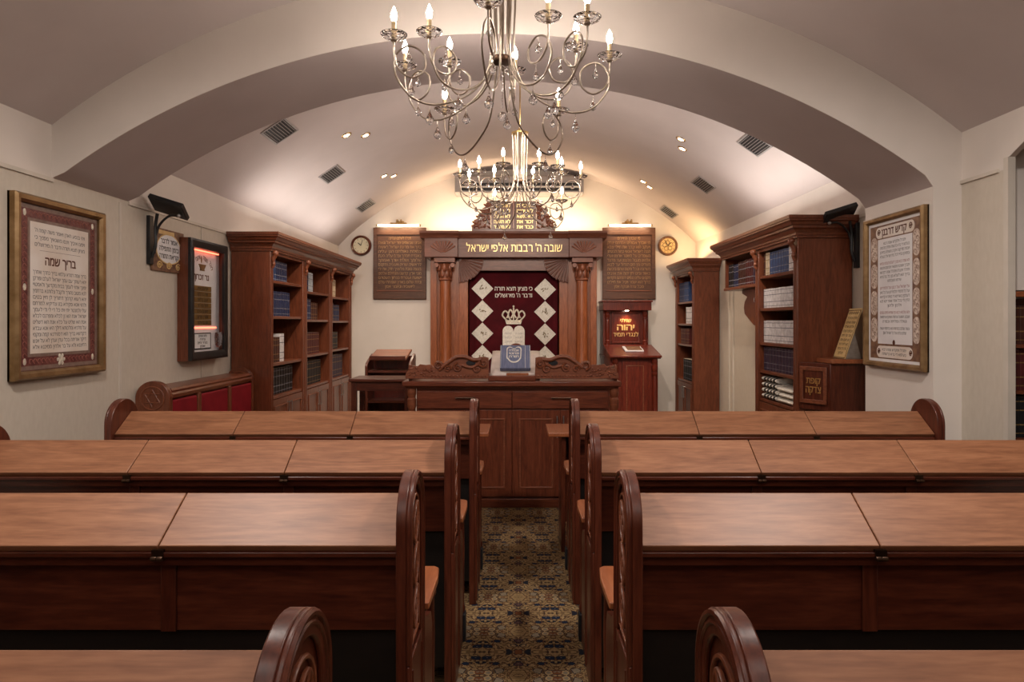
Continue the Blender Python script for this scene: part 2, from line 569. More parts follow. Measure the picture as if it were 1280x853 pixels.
def smooth_pts(P, per=6):
    P = [Vector(p) for p in P]
    out = []
    for i in range(len(P) - 1):
        a, b, c, d = P[max(i - 1, 0)], P[i], P[i + 1], P[min(i + 2, len(P) - 1)]
        for k in range(per):
            t = k / per
            out.append(0.5 * ((2 * b) + (c - a) * t + (2 * a - 5 * b + 4 * c - d) * t * t + (3 * b - a - 3 * c + d) * t ** 3))
    out.append(P[-1])
    return out


def tag(o, label=None, cat=None, group=None, kind=None):
    if label:
        o['label'] = label
    if cat:
        o['category'] = cat
    if group:
        o['group'] = group
    if kind:
        o['kind'] = kind
    return o


def thing(name, label, cat, loc=(0, 0, 0), group=None):
    o = bpy.data.objects.new(name, None)
    o.empty_display_size = 0.05
    o.location = loc
    COL.objects.link(o)
    return tag(o, label, cat, group)


KIDS = {}


def kids(o):
    return [c for c in bpy.data.objects if c.parent == o]


def copy_tree(o, parent=None):
    c = o.copy()
    COL.objects.link(c)
    if parent is not None:
        c.parent = parent
    for ch in kids(o):
        copy_tree(ch, c)
    return c


def dup(o, loc, label=None, group=None):
    c = copy_tree(o)
    c.location = loc
    if label:
        c['label'] = label
    if group:
        c['group'] = group
    return c


_glyphs = {}


def glyph_geo(ch):
    """outlines of one letter and its filled triangles (non-zero winding), with its advance"""
    if ch in _glyphs:
        return _glyphs[ch]
    cu = bpy.data.curves.new('t', 'FONT')
    cu.body = ch
    cu.resolution_u = 3
    cu.fill_mode = 'NONE'
    o = bpy.data.objects.new('t', cu)
    COL.objects.link(o)
    dg = bpy.context.evaluated_depsgraph_get()
    me = bpy.data.meshes.new_from_object(o.evaluated_get(dg))
    P = [v.co.to_2d() for v in me.vertices]
    E_ = [tuple(q.vertices) for q in me.edges]
    bpy.data.meshes.remove(me)
    bpy.data.objects.remove(o)
    bpy.data.curves.remove(cu)
    tris, V = [], P
    if P:
        V, ee, ff, _a, _b, _c = delaunay_2d_cdt(P, E_, [], 0, 1e-6)
        # directed outline loops: walk the edges in vertex order
        nxt = {}
        for i, j in E_:
            nxt.setdefault(i, []).append(j)
            nxt.setdefault(j, []).append(i)
        seen, loops = set(), []
        for i in range(len(P)):
            if i in seen or i not in nxt:
                continue
            loop, cur, prev = [i], i, None
            seen.add(i)
            while True:
                cand = [q for q in sorted(nxt[cur]) if q not in seen]
                if not cand:
                    break
                cur = cur + 1 if cur + 1 in cand else cand[0]
                seen.add(cur)
                loop.append(cur)
            loops.append(loop)
        for f in ff:
            c = sum((V[k] for k in f), Vector((0, 0))) / len(f)
            wn = 0
            for L in loops:
                for k in range(len(L)):
                    p, q = P[L[k]], P[L[(k + 1) % len(L)]]
                    if p.y <= c.y < q.y and (q.x - p.x) * (c.y - p.y) - (c.x - p.x) * (q.y - p.y) > 0:
                        wn += 1
                    elif q.y <= c.y < p.y and (q.x - p.x) * (c.y - p.y) - (c.x - p.x) * (q.y - p.y) < 0:
                        wn -= 1
            if wn:
                tris.append(tuple(f))
    x0 = min((q.x for q in V), default=0.0)
    x1 = max((q.x for q in V), default=0.0)
    _glyphs[ch] = ([(q.x - x0, q.y) for q in V], tris, x1 - x0, E_ if len(V) == len(P) else [])
    return _glyphs[ch]


_lines = {}


def text_geo(s, extrude=0.0):
    """right-to-left line of letters"""
    key = (s, extrude)
    if key not in _lines:
        vs, fs, x = [], [], 0.0
        for ch in s[::-1]:
            if ch == ' ':
                x += 0.26
                continue
            V, T, wd, edges = glyph_geo(ch)
            b = len(vs)
            vs += [Vector((p[0] + x, p[1], extrude)) for p in V]
            fs += [tuple(b + i for i in t) for t in T]
            if extrude and edges:
                b2 = len(vs)
                vs += [Vector((p[0] + x, p[1], 0)) for p in V]
                fs += [(b + i, b + j, b2 + j, b2 + i) for i, j in edges]
            x += wd + 0.10
        _lines[key] = (vs, fs)
    return _lines[key]


def write(mb, s, cx, cy, h, width=None, bold=0.012, extrude=0.0, n=0.0, squeeze=None, rot=0.0):
    """one line of letters centred on (cx, cy) of mb's frame, letters h high"""
    vs, fs = text_geo(s, extrude)
    if not vs:
        return
    x0, x1 = min(p.x for p in vs), max(p.x for p in vs)
    k = h / 0.62
    kx = k
    if width:
        kx = width / (x1 - x0)
    elif squeeze:
        kx = min(k, squeeze / (x1 - x0))
    ca, sa = math.cos(rot), math.sin(rot)
    v0, f0 = len(mb.v), len(mb.f)
    # heavier strokes: the same letters struck again a hair to each side
    shifts = [(0, 0)] if bold < 0.01 else [(-bold, -bold * 0.7), (bold, bold * 0.7), (bold, -bold * 0.7), (-bold, bold * 0.7)]
    for q, (sx, sy) in enumerate(shifts):
        out = []
        for p in vs:
            a, b = (p.x + sx - (x0 + x1) / 2) * kx, (p.y + sy - 0.31) * k
            out.append((cx + a * ca - b * sa, cy + a * sa + b * ca, n + p.z * k + q * 0.00004))
        mb.add(out, fs)
    mb.lines.append((v0, len(mb.v), f0, len(mb.f)))


def raw_build(mb, name, mat, parent):
    """one object per written line; letters keep their own winding"""
    if len(mb.lines) > 1:
        for v0, v1, f0, f1 in mb.lines:
            q = MB()
            q.v = mb.v[v0:v1]
            q.f = [[i - v0 for i in f] for f in mb.f[f0:f1]]
            raw_build(q, name, mat, parent)
        return
    me = bpy.data.meshes.new(name)
    org = world_loc(parent)
    me.from_pydata([tuple(p - org) for p in mb.v], [], mb.f)
    me.materials.append(mat)
    o = bpy.data.objects.new(name, me)
    COL.objects.link(o)
    o.parent = parent
    return o

# ------------------------------------------------------------------ the room
XL, XR = -2.745, 2.70
YB, YF = 10.40, -3.0
ARCH0, ARCH1 = 4.016, 4.80
PIER_X = 2.44

b = MB()
b.box(-3.0, 4.3, YF - 0.2, YB + 0.2, -0.1, 0.0)
b.build('floor', M_CARPET, kind='structure', smooth=0)


def vault(name, cx, cz, R, xa, xb, y0, y1):
    a0 = math.atan2(math.sqrt(R * R - (xb - cx) ** 2), xb - cx)
    a1 = math.atan2(math.sqrt(R * R - (xa - cx) ** 2), xa - cx)
    n = 64
    inn = [(cx + R * math.cos(a0 + (a1 - a0) * i / n), cz + R * math.sin(a0 + (a1 - a0) * i / n)) for i in range(n + 1)]
    out = [(cx + (R + 0.12) * math.cos(a0 + (a1 - a0) * i / n), cz + (R + 0.12) * math.sin(a0 + (a1 - a0) * i / n)) for i in range(n + 1)]
    m = MB()
    m.band(out, inn, 'y', y0, y1)
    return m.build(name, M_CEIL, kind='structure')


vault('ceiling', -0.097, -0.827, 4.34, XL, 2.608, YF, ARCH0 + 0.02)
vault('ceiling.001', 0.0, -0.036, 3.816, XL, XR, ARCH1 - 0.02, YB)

# the wide arch between the two vaults with its pier
a0 = math.degrees(math.atan2(2.30 + 1.147, XL + 0.15))
a1 = math.degrees(math.atan2(2.25 + 1.147, PIER_X + 0.15))
low = arc(-0.15, -1.147, 4.297, a0, a1, 72)
low[0] = (XL, 2.30)
low[-1] = (PIER_X, 2.25)
low = [(-2.95, 2.30)] + low
top = [(p[0], 4.1) for p in low]
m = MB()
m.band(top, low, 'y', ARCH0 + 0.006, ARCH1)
m.build('wall_arch', M_SOFFITSHADE, kind='structure', smooth=20)
m = MB()
m.band(top, low, 'y', ARCH0, ARCH0 + 0.0055)
m.box(PIER_X, 3.1, ARCH0, ARCH1, 0, 4.1)
m.build('wall_arch.001', M_PLASTER, kind='structure', smooth=20)

# side wall by the bench: lower panels, upper plaster band
m = MB(); m.box(XL - 0.15, XL, YF, YB, 0, 2.30)
m.build('wall_left', M_WALL, kind='structure', smooth=0)
m = MB(); m.box(XL - 0.15, XL, YF, ARCH0, 2.30, 2.80); m.box(XL - 0.15, XL, ARCH1, YB, 2.30, 2.80)
m.build('wall_left.001', M_PLASTER, kind='structure', smooth=0)
m = MB()
m.box(XL, XL + 0.012, YF, ARCH0, 2.275, 2.298); m.box(XL, XL + 0.012, ARCH1, YB, 2.275, 2.298)
m.build('trim_1', M_STRIP, kind='structure', smooth=0)
m = MB()
for y in (2.6, 4.70, 5.91, 7.1):
    m.box(XL, XL + 0.006, y - 0.011, y + 0.011, 0.0, 2.275)
m.build('trim_2', M_STRIP, kind='structure', smooth=0)
m = MB(); m.box(XL, XL + 0.014, YF, 4.8, 0, 0.10)
m.build('baseboard_left', W_Y, kind='structure', smooth=0)

# far side wall past the pier
m = MB(); m.box(XR, XR + 0.15, ARCH1, YB, 0, 2.30)
m.build('wall_right', M_WALL, kind='structure', smooth=0)
m = MB(); m.box(XR, XR + 0.15, ARCH1, YB, 2.30, 2.80)
m.build('wall_right.001', M_PLASTER, kind='structure', smooth=0)
m = MB(); m.box(XR - 0.012, XR, ARCH1, YB, 2.275, 2.298)
for y in (5.2, 8.72, 8.56):
    m.box(XR - 0.02, XR, y - 0.02, y + 0.02, 0.0, 2.275)
m.build('trim_3', M_STRIP, kind='structure', smooth=0)

# near side wall with the arched doorway
XN = 2.608
TH = 0.032
m = MB()
m.box(XN, XN + TH, 3.647, ARCH0, 0, 2.27)
m.box(XN, XN + TH, YF, 2.35, 0, 2.27)
m.build('wall_right.002', M_WALL, kind='structure', smooth=0)
doorarc = [(3.647, 2.27), (3.647, 2.32), (3.45, 2.42), (3.22, 2.475), (3.0, 2.49), (2.78, 2.475), (2.55, 2.42), (2.35, 2.32), (2.35, 2.27)]
m = MB()
m.band([(p[0], 2.85) for p in doorarc], doorarc, 'x', XN, XN + TH)
m.box(XN, XN + TH, 3.647, ARCH0, 2.27, 2.85)
m.box(XN, XN + TH, YF, 2.35, 2.27, 2.85)
m.build('wall_right.003', M_PLASTER, kind='structure', smooth=0)
m = MB(); m.box(XN - 0.012, XN, 3.70, ARCH0, 2.262, 2.282); m.box(XN - 0.012, XN, YF, 2.30, 2.262, 2.282)
m.build('trim_4', M_STRIP, kind='structure', smooth=0)
m = MB()
m.box(XN - 0.008, XN + TH, 3.625, 3.647, 0, 2.33)
m.box(XN - 0.008, XN, 3.6471, 3.66, 0, 2.33)
m.build('trim_5', M_STRIP, kind='structure', smooth=0)
# the alcove behind the doorway
m = MB()
m.box(XN + TH, 4.3, 3.72, 3.90, 1.625, 2.85)
m.box(XN + TH, 4.3, 3.99, 4.015, 0, 1.625)
m.box(4.15, 4.3, 1.9, 4.0, 0, 2.85)
m.box(XN + TH, 4.3, 1.9, 2.0, 0, 2.85)
m.build('wall_alcove', M_PLASTER, kind='structure', smooth=0)
m = MB(); m.box(XN, 4.3, 1.9, 4.0, 2.80, 2.90)
m.build('ceiling.002', M_CEIL, kind='structure', smooth=0)

m = MB(); m.box(-2.95, 2.90, YB, YB + 0.15, 0, 4.0)
m.build('wall_back', M_PLASTER, kind='structure', smooth=0)
m = MB(); m.box(-2.95, 2.90, YF - 0.15, YF, 0, 4.0)
m.build('wall_front', M_WALL, kind='structure', smooth=0)

# ------------------------------------------------------------------ pews
FAR, NEAR = 0.176, 0.026
HF, HN = 0.9715, 0.8745


def pew_end(s, root, x0, out, leaf):
    """arched end board; x0 = outer face, out = -1 if the outer face looks to -x"""
    d = -out
    xo, xi, xm = x0, x0 + d * 0.036, x0 + d * 0.009
    R = 0.127
    outline = [(0, 0)] + arc(R, 0.917, R, 180, 0, 20) + [(2 * R, 0)]
    e = MB()
    e.prism(outline, 'x', s * xm, s * xi)
    panel = e.build('end_panel', W_Z, root, 0.003)
    r2 = 0.088
    inner = [(R - r2, 0.57)] + arc(R, 0.917, r2, 180, 0, 20) + [(R + r2, 0.57)]
    out_l = [(0, 0.57)] + arc(R, 0.917, R, 180, 0, 20) + [(2 * R, 0.57)]
    e = MB()
    e.band(out_l, inner, 'x', s * xo, s * (xm + d * 0.0002))
    e.build('face_frame', W_Z, panel, 0.003)
    e = MB()
    e.box(min(s * xo, s * xm), max(s * xo, s * xm), 0, 2 * R, 0, 0.569)
    e.build('lower_face', W_Z, panel, 0.003)
    e = MB()
    for off, rad in ((0.007, 0.0055), (0.020, 0.0038)):
        rr = R - off
        pts = [(s * xo, off, 0.02)] + [(s * xo, p[0], p[1]) for p in arc(R, 0.917, rr, 180, 0, 22)] + [(s * xo, 2 * R - off, 0.02)]
        e.tube(pts, rad, 6)
    e.build('edge_moulding', W_Z, panel)
    if leaf:
        c = MB()
        xc = xo + d * 0.006
        # raised shield with three slanting veined leaves
        sh = [(R - 0.062, 0.60)] + arc(R, 0.917, 0.062, 180, 0, 16) + [(R + 0.062, 0.60)]
        c.tube([(s * xc, q[0], q[1]) for q in sh], 0.0045, 6, True)
        for k, (zc, tilt) in enumerate(((0.905, 0.5), (0.79, 0.5), (0.675, 0.5))):
            def LP(a_, b_):
                return (s * (xo + d * 0.003), R + a_ * math.cos(tilt) + b_ * math.sin(tilt), zc - a_ * math.sin(tilt) + b_ * math.cos(tilt))
            c.tube([LP(0.034 * math.cos(t * PI / 9), 0.056 * math.sin(t * PI / 9)) for t in range(18)], 0.0042, 6, True)
            c.tube([LP(0, -0.054), LP(0, 0.054)], 0.0045, 6)
            for q in (-1, 1):
                for j in range(3):
                    c.tube([LP(0, -0.035 + j * 0.025), LP(q * 0.024, -0.018 + j * 0.025)], 0.003, 5)
        c.build('leaf_carving', W_CARVE, panel, smooth=60)
        e = MB()
        for y in (0.045, 0.209):
            e.tube([(s * xo, y, 0.04), (s * xo, y, 0.54)], 0.004, 6)
        e.build('groove_moulding', W_Z, panel)
    return panel


def make_pew(s, label, group):
    root = thing('pew', label, 'pew', (0, 0, 0), group)
    bounds = [0.036, 0.6535, 1.2575, 1.87]
    pew_end(s, root, 0.0, -1, True)
    pew_end(s, root, 1.906, 1, False)
    th = 0.020
    dy, dz = FAR - NEAR, HF - HN
    L = math.hypot(dy, dz)
    ny, nz = dz / L * th, -dy / L * th
    for i in range(3):
        e = MB()
        xa, xb = bounds[i] + (0.0015 if i else 0.001), bounds[i + 1] - 0.0015
        e.prism([(NEAR - 0.004, HN - 0.0026), (FAR, HF), (FAR + ny, HF + nz), (NEAR - 0.004 + ny, HN - 0.0026 + nz)], 'x', s * xa, s * xb)
        fl = e.build('desk_flap', W_TOP, root, 0.0025)
        if i < 2:
            e = MB()
            xh = bounds[i + 1]
            for q in (-1, 1):
                e.lathe([(0.006, -0.007), (0.0068, 0), (0.006, 0.007)], (s * xh + q * 0.0078, NEAR - 0.010, HN - 0.034), 'x', 10)
            e.box(s * xh - 0.015, s * xh + 0.015, NEAR - 0.008, NEAR + 0.002, HN - 0.030, HN - 0.012)
            e.build('hinge', M_HUB, fl)
    e = MB()
    e.prism([(NEAR + 0.018, HN - 0.06), (NEAR + 0.018, HN - 0.016), (FAR + 0.006, HF - 0.028), (FAR + 0.006, HN - 0.06)], 'x', s * 0.037, s * 1.869)
    e.build('desk_box', W_X, root)
    e = MB()
    e.box(*sorted((s * 0.037, s * 1.869)), NEAR - 0.004, NEAR + 0.017, HN - 0.033, HN - 0.019)
    e.build('desk_rail', W_X, root, 0.003)
    e = MB()
    e.box(*sorted((s * 0.037, s * 1.869)), 0.083, 0.103, 0.627, HN - 0.061)
    bp = e.build('back_panel', W_X, root, 0.002)
    for x in bounds[1:3]:
        e = MB()
        e.box(s * x - 0.02, s * x + 0.02, 0.073, 0.0828, 0.627, HN - 0.062)
        e.build('stile', W_Z, bp, 0.002)
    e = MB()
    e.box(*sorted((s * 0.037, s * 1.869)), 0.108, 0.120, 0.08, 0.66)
    e.build('gap_shade_board', M_GAPSHADE, root)  # added board, coloured as the deep shade in the gap under the back panel
    e = MB()
    e.box(*sorted((s * 0.038, s * 1.868)), 0.15, 0.515, 0.43, 0.455)
    e.build('seat', W_X, root, 0.006)
    e = MB()
    e.box(*sorted((s * 0.038, s * 1.868)), 0.485, 0.503, 0.33, 0.4298)
    e.build('seat_apron', W_X, root)
    for x in bounds[1:3]:
        e = MB()
        e.prism([(0.17, 0), (0.45, 0), (0.475, 0.329), (0.475, 0.4298), (0.16, 0.4298)], 'x', s * x - 0.015, s * x + 0.015)
        e.build('seat_support', W_Z, root)
    for x0, d in ((0.0, 1), (1.906, -1)):
        xa, xb = x0, x0 + d * 0.034
        e = MB()
        e.prism([(0.2545, 0), (0.49, 0), (0.49, 0.47), (0.46, 0.52), (0.36, 0.545), (0.31, 0.575), (0.285, 0.609), (0.2545, 0.609)], 'x', s * (x0 + d * 0.004), s * xb)
        e.build('side_panel', W_Z, root, 0.003)
        e = MB()
        e.prism([(x0 - d * 0.016, 0.2545), (x0 - d * 0.019, 0.45), (x0 - d * 0.012, 0.54), (x0 + d * 0.004, 0.556), (x0 + d * 0.040, 0.556), (x0 + d * 0.040, 0.2545)] if s > 0 else
                [(-(x0 - d * 0.016), 0.2545), (-(x0 - d * 0.019), 0.45), (-(x0 - d * 0.012), 0.54), (-(x0 + d * 0.004), 0.556), (-(x0 + d * 0.040), 0.556), (-(x0 + d * 0.040), 0.2545)], 'z', 0.6095, 0.631)
        e.build('armrest', W_ARM, root, 0.004)
        e = MB()
        pc = (s * (x0 + d * 0.014), 0.517)
        e.lathe([(0.013, 0.125), (0.019, 0.135), (0.020, 0.15), (0.013, 0.165), (0.0135, 0.30), (0.0155, 0.42), (0.013, 0.54), (0.019, 0.555), (0.019, 0.57), (0.013, 0.58), (0.016, 0.609)], (pc[0], pc[1], 0), 'z', 14)
        post = e.build('front_post', W_Z, root)
        e = MB()
        e.box(pc[0] - 0.021, pc[0] + 0.021, pc[1] - 0.026, pc[1] + 0.03, 0, 0.1245)
        e.build('foot', M_DARKFOOT, post, 0.004)
    return root


PEW_Y = (3.501, 2.601, 1.740, 0.822)
PEW_WORD = ('front row pew next to the reading table', 'second row pew back from the reading table', 'third row pew back from the reading table', 'fourth row pew back, cut by the picture bottom')
for s, side, x0, offs in ((1, 'on the side of the white-bordered wall print and arched doorway', 0.2815, (0, 0, 0, 0)),
                          (-1, 'on the side of the red bench and maroon-bordered print', -0.277, (0.06, 0.03, 0.0, -0.02))):
    proto = None
    for y, wd, dx in zip(PEW_Y, PEW_WORD, offs):
        lab = wd + ' ' + ('on the arched doorway side' if s > 0 else 'on the red bench side')
        if proto is None:
            proto = make_pew(s, lab, 'pews with slanted desk tops')
            proto.location = (x0 + dx, y, 0)
        else:
            dup(proto, (x0 + dx, y, 0), lab)

# narrow tables standing before the front pews
for s in (1, -1):
    lab = 'low narrow wooden table before the front pew on the ' + ('arched doorway side' if s > 0 else 'red bench side')
    t = thing('low_table', lab, 'table', (s * 1.1, 4.4, 0), 'narrow tables before the front pews')
    e = MB(); e.box(*sorted((s * 0.184, s * 2.06)), 4.24, 4.62, 0.735, 0.763)
    e.build('table_top', W_ARM, t, 0.005)
    e = MB(); e.box(*sorted((s * 0.30, s * 1.98)), 4.555, 4.573, 0.12, 0.7345)
    e.build('front_panel', W_X, t)
    for xa in (0.27, 1.98):
        e = MB()
        e.prism([(4.30, 0), (4.58, 0), (4.58, 0.7345), (4.27, 0.7345), (4.27, 0.62), (4.33, 0.5)], 'x', s * xa, s * (xa + 0.028))
        e.build('leg', W_Z, t, 0.003)

# ------------------------------------------------------------------ reading table in front of the ark
def panel_door(name, root, x0, x1, y, z0, z1, mat, handle=None, hm=None):
    """framed door whose face looks to -y"""
    e = MB()
    e.box(x0 + 0.002, x1 - 0.002, y, y + 0.02, z0, z1)
    d = e.build(name, mat, root, 0.002)
    fx, fz = 0.055, 0.065
    e = MB()
    o = [(x0 + fx, z0 + fz), (x1 - fx, z0 + fz), (x1 - fx, z1 - fz), (x0 + fx, z1 - fz)]
    i = [(x0 + fx + 0.013, z0 + fz + 0.013), (x1 - fx - 0.013, z0 + fz + 0.013), (x1 - fx - 0.013, z1 - fz - 0.013), (x0 + fx + 0.013, z1 - fz - 0.013)]
    e.band(o, i, 'y', y - 0.007, y + 0.001, True)
    e.build('panel_moulding', W_CARVE, d, 0.003)
    if handle:
        hx, hz0, hz1 = handle
        e = MB()
        e.tube([(hx, y - 0.022, hz0), (hx, y - 0.022, hz1)], 0.005, 8)
        for hz in (hz0 + 0.012, hz1 - 0.012):
            e.tube([(hx, y - 0.022, hz), (hx, y + 0.002, hz)], 0.004, 6)
        e.build('handle', hm or M_STEEL, d)
    return d


def baluster(root, x, y, z0, z1, r, mat, name='turned_column'):
    H = z1 - z0
    pr = [(1.0, 0), (1.0, .05), (.72, .06), (.9, .09), (.9, .11), (.62, .13), (.74, .30), (.80, .48), (.74, .66), (.62, .74), (.92, .76), (.92, .79), (.70, .80), (1.0, .835), (1.0, .90), (.72, .915), (.95, .94), (1.0, .95), (1.0, 1.0)]
    e = MB()
    e.lathe([(a * r, z0 + H * q) for a, q in pr], (x, y, 0), 'z', 18)
    return e.build(name, mat, root)


bi = thing('reading_table', 'large carved wooden reading table with drawers and doors standing before the ark', 'reading table', (-0.05, 5.7, 0))
e = MB(); e.box(-0.80, 0.71, 5.36, 6.15, 0.07, 0.935); e.build('body', W_TABX, bi, 0.002)
e = MB(); e.box(-0.86, 0.77, 5.33, 6.18, 0.0, 0.07); e.build('plinth', W_TABX, bi, 0.006)
e = MB(); e.box(-0.906, 0.80, 5.30, 6.22, 0.948, 0.99); e.build('table_top', W_TABX, bi, 0.008)
e = MB(); e.box(-0.885, 0.78, 5.325, 6.2, 0.932, 0.9478); e.build('top_moulding', W_TABX, bi, 0.004)
xs = (-0.79, -0.42, -0.05, 0.327, 0.70)
hz = (0.56, 0.72)
for i in range(4):
    hx = xs[i + 1] - 0.03 if i % 2 == 0 else xs[i] + 0.03
    if i == 2:
        hx = xs[3] - 0.025
    if i == 3:
        hx = xs[3] + 0.025
    panel_door('door', bi, xs[i], xs[i + 1], 5.339, 0.085, 0.762, W_TABZ, (hx, 0.55, 0.72))
for xa, xb in ((-0.79, -0.05), (-0.05, 0.70)):
    e = MB(); e.box(xa + 0.003, xb - 0.003, 5.339, 5.359, 0.775, 0.905)
    d = e.build('drawer', W_TABX, bi, 0.002)
    hx = -0.415 if xa < -0.1 else 0.335
    e = MB(); e.tube([(hx - 0.078, 5.318, 0.86), (hx + 0.078, 5.318, 0.86)], 0.0055, 8)
    for q in (-0.06, 0.06):
        e.tube([(hx + q, 5.318, 0.86), (hx + q, 5.341, 0.86)], 0.004, 6)
    e.build('handle', M_HUB, d)
for x in (-0.838, 0.752):
    for y in (5.368, 6.12):
        baluster(bi, x, y, 0.0702, 0.9315, 0.036, W_CARVE)


def crest_half(mx, name_root):
    """pierced scrollwork on the front edge; mx mirrors it about x = -0.05"""
    X = lambda px: (-0.05 + (-1 if mx else 1) * ((px - 640.0) * 0.00633 * 1.0)) if True else 0
    Z = lambda py: 1.45 - (py - 403) * 0.00633
    out = [(508, 473), (508, 468), (511, 463), (513, 460), (517, 460), (519, 457), (523, 458), (526, 455), (533, 456), (540, 455.5), (543, 458), (545, 453), (549, 450.6), (553, 452), (555.5, 456), (560, 453), (566, 447), (572, 443.8), (578, 442.8), (584, 444), (590, 446.5), (596, 448), (600, 446), (607, 446), (611, 447), (611.5, 464), (611.5, 473)]
    base = []
    n = len(out)
    e = MB()
    hole = arc(589.5, 453.2, 1.0, 0, 360, 20)
    # the plank itself
    poly = [(X(a), Z(b)) for a, b in out]
    e.prism(poly, 'y', 5.345, 5.375)
    pl = e.build('carved_crest', W_CARVE, bi, 0.004)
    e = MB()
    e.ellipsoid((X(589), 5.346, Z(453.5)), (0.040, 0.004, 0.022), 16, 6)
    e.build('pierced_eye', M_INK, pl)
    e = MB()
    def spiral(px, py, r, turns, a0, w=0.008, sg=1):
        pts = []
        N = int(18 * turns)
        for k in range(N + 1):
            t = k / N
            a = a0 + sg * 2 * PI * turns * t
            rr = r * (1 - 0.8 * t)
            pts.append((X(px) + rr * math.cos(a), 5.341, Z(py) + rr * math.sin(a)))
        e.tube(pts, [w * (1 - 0.5 * k / N) for k in range(N + 1)], 6)
    spiral(549, 456.5, 0.036, 1.6, -0.5 * PI, 0.012)
    spiral(573, 459, 0.034, 1.6, 0.5 * PI, 0.011)
    spiral(597, 461, 0.036, 1.4, 0.2 * PI, 0.011)
    spiral(605, 454, 0.032, 1.4, PI, 0.011)
    spiral(560.5, 461, 0.028, 1.4, 0, 0.010)
    e.tube(smooth_pts([(X(553), 5.341, Z(459)), (X(562), 5.341, Z(452)), (X(572), 5.339, Z(446)), (X(583), 5.339, Z(446)), (X(592), 5.341, Z(449.5)), (X(602), 5.341, Z(449))], 5), 0.016, 7)
    e.tube(smooth_pts([(X(578), 5.341, Z(456)), (X(583), 5.341, Z(458)), (X(590), 5.341, Z(459)), (X(598), 5.341, Z(455)), (X(600), 5.341, Z(450))], 5), 0.011, 7)
    e.build('scroll_relief', W_CARVE, pl, smooth=60)
    e = MB()
    random.seed(3)
    for k in range(34):
        px, py = random.uniform(512, 544), random.uniform(459, 470)
        e.ellipsoid((X(px), 5.344, Z(py)), (0.010, 0.006, 0.007), 7, 5, Matrix.Rotation(random.uniform(0, PI), 3, 'Y'))
    for k in range(15):
        px = 546 + k * 4.4
        e.ellipsoid((X(px), 5.344, Z(469.5)), (0.011, 0.006, 0.009), 7, 5)
    e.build('leaf_relief', W_CARVE, pl, smooth=60)


crest_half(False, bi)
crest_half(True, bi)
for x in (-0.865, 0.755):
    out = [(5.38, 0.9905)] + [(5.38 + k * 0.06, 1.115 - 0.012 * (k % 2) - 0.0055 * k) for k in range(12)] + [(6.04, 0.9905)]
    e = MB(); e.prism(out, 'x', x, x + 0.024)
    g = e.build('side_gallery', W_CARVE, bi, 0.004)
e = MB(); e.box(-0.236, 0.136, 5.33, 5.37, 0.9905, 1.032)
e.build('book_rail', W_TABX, bi, 0.006)

# sloped stand on the table, its cloth and the blue velvet bag
st = thing('reading_stand', 'sloped wooden reading stand on the reading table under a pale cloth', 'stand', (-0.02, 5.8, 0.99))
e = MB(); e.prism([(5.44, 0.9905), (6.0, 0.9905), (6.0, 1.19), (5.44, 1.028)], 'x', -0.21, 0.17)
e.build('wedge', W_X, st, 0.003)
e = MB(); e.prism([(5.392, 1.0), (5.416, 1.0), (5.416, 1.048), (5.392, 1.048)], 'x', -0.095, 0.08)
e.build('ledge', W_ARM, st, 0.003)
e = MB()
e.prism([(-0.085, 1.19)] + arc(-0.02, 1.19, 0.075, 150, 30, 10) + [(0.045, 1.19)], 'y', 5.975, 5.999)
e.build('back_crest', W_CARVE, st, 0.003)
e = MB()
P = []
for k in range(13):
    x = -0.225 + 0.41 * k / 12
    P.append(x)
rows = [(5.432, 1.000), (5.434, 1.030), (5.45, 1.041), (5.60, 1.085), (5.80, 1.143), (5.965, 1.194)]
v, f = [], []
for j, (y, z) in enumerate(rows):
    for k, x in enumerate(P):
        v.append((x, y - (0.004 * math.sin(k * 1.7) if j < 2 else 0), z + 0.004 + 0.002 * math.sin(k * 2.1 + j)))
for j in range(len(rows) - 1):
    for k in range(12):
        f.append((j * 13 + k, j * 13 + k + 1, (j + 1) * 13 + k + 1, (j + 1) * 13 + k))
e.add(v, f)
cl = e.build('stand_cloth', M_WHITECLOTH, None, smooth=60)
so = cl.modifiers.new('thickness', 'SOLIDIFY'); so.thickness = 0.004; so.offset = 0
tag(cl, 'pale pinkish cloth spread over the sloped reading stand', 'cloth')

bag = thing('velvet_book_cover', 'slate blue velvet Torah cover with white tablets emblem on the reading stand', 'book cover', (-0.03, 5.46, 1.06))
O = Vector((-0.025, 5.452, 1.056)); vv = Vector((0, 0.64, 0.768)).normalized(); uu = Vector((1, 0, 0)); nn = Vector((0, -0.768, 0.64)).normalized()
F = frame(O, uu, vv, nn)
e = MB(F); e.box(-0.122, 0.122, 0, 0.235, 0.0, 0.045)
bb = e.build('cover', M_BLUEBAG, bag, 0.008)
e = MB(F); e.box(0.078, 0.081, 0.003, 0.232, 0.0448, 0.0465); e.box(0.116, 0.119, 0.003, 0.232, 0.0448, 0.0465); e.box(-0.118, -0.1155, 0.003, 0.232, 0.0448, 0.0465)
e.build('white_piping', M_WHITE, bb)
e = MB(F)
o = arc(-0.045 + 0.0, 0.19, 0.026, 180, 20, 8) + arc(0.025, 0.19, 0.026, 160, 0, 8) + [(0.047, 0.10)] + arc(-0.010, 0.105, 0.052, -20, -160, 8) + [(-0.071, 0.10)]
cxm, cym = -0.011, 0.15
i = [(cxm + (p[0] - cxm) * 0.86, cym + (p[1] - cym) * 0.86) for p in o]
e.band(o, i, 'z', 0.0448, 0.047, True)
for k in range(3):
    write(e, ('אבגדה', 'וזחטי', 'תורה')[k], -0.011, 0.178 - k * 0.031, 0.020, width=0.078, bold=0.03, n=0.0465)
e.build('emblem', M_WHITE, bb, smooth=0)

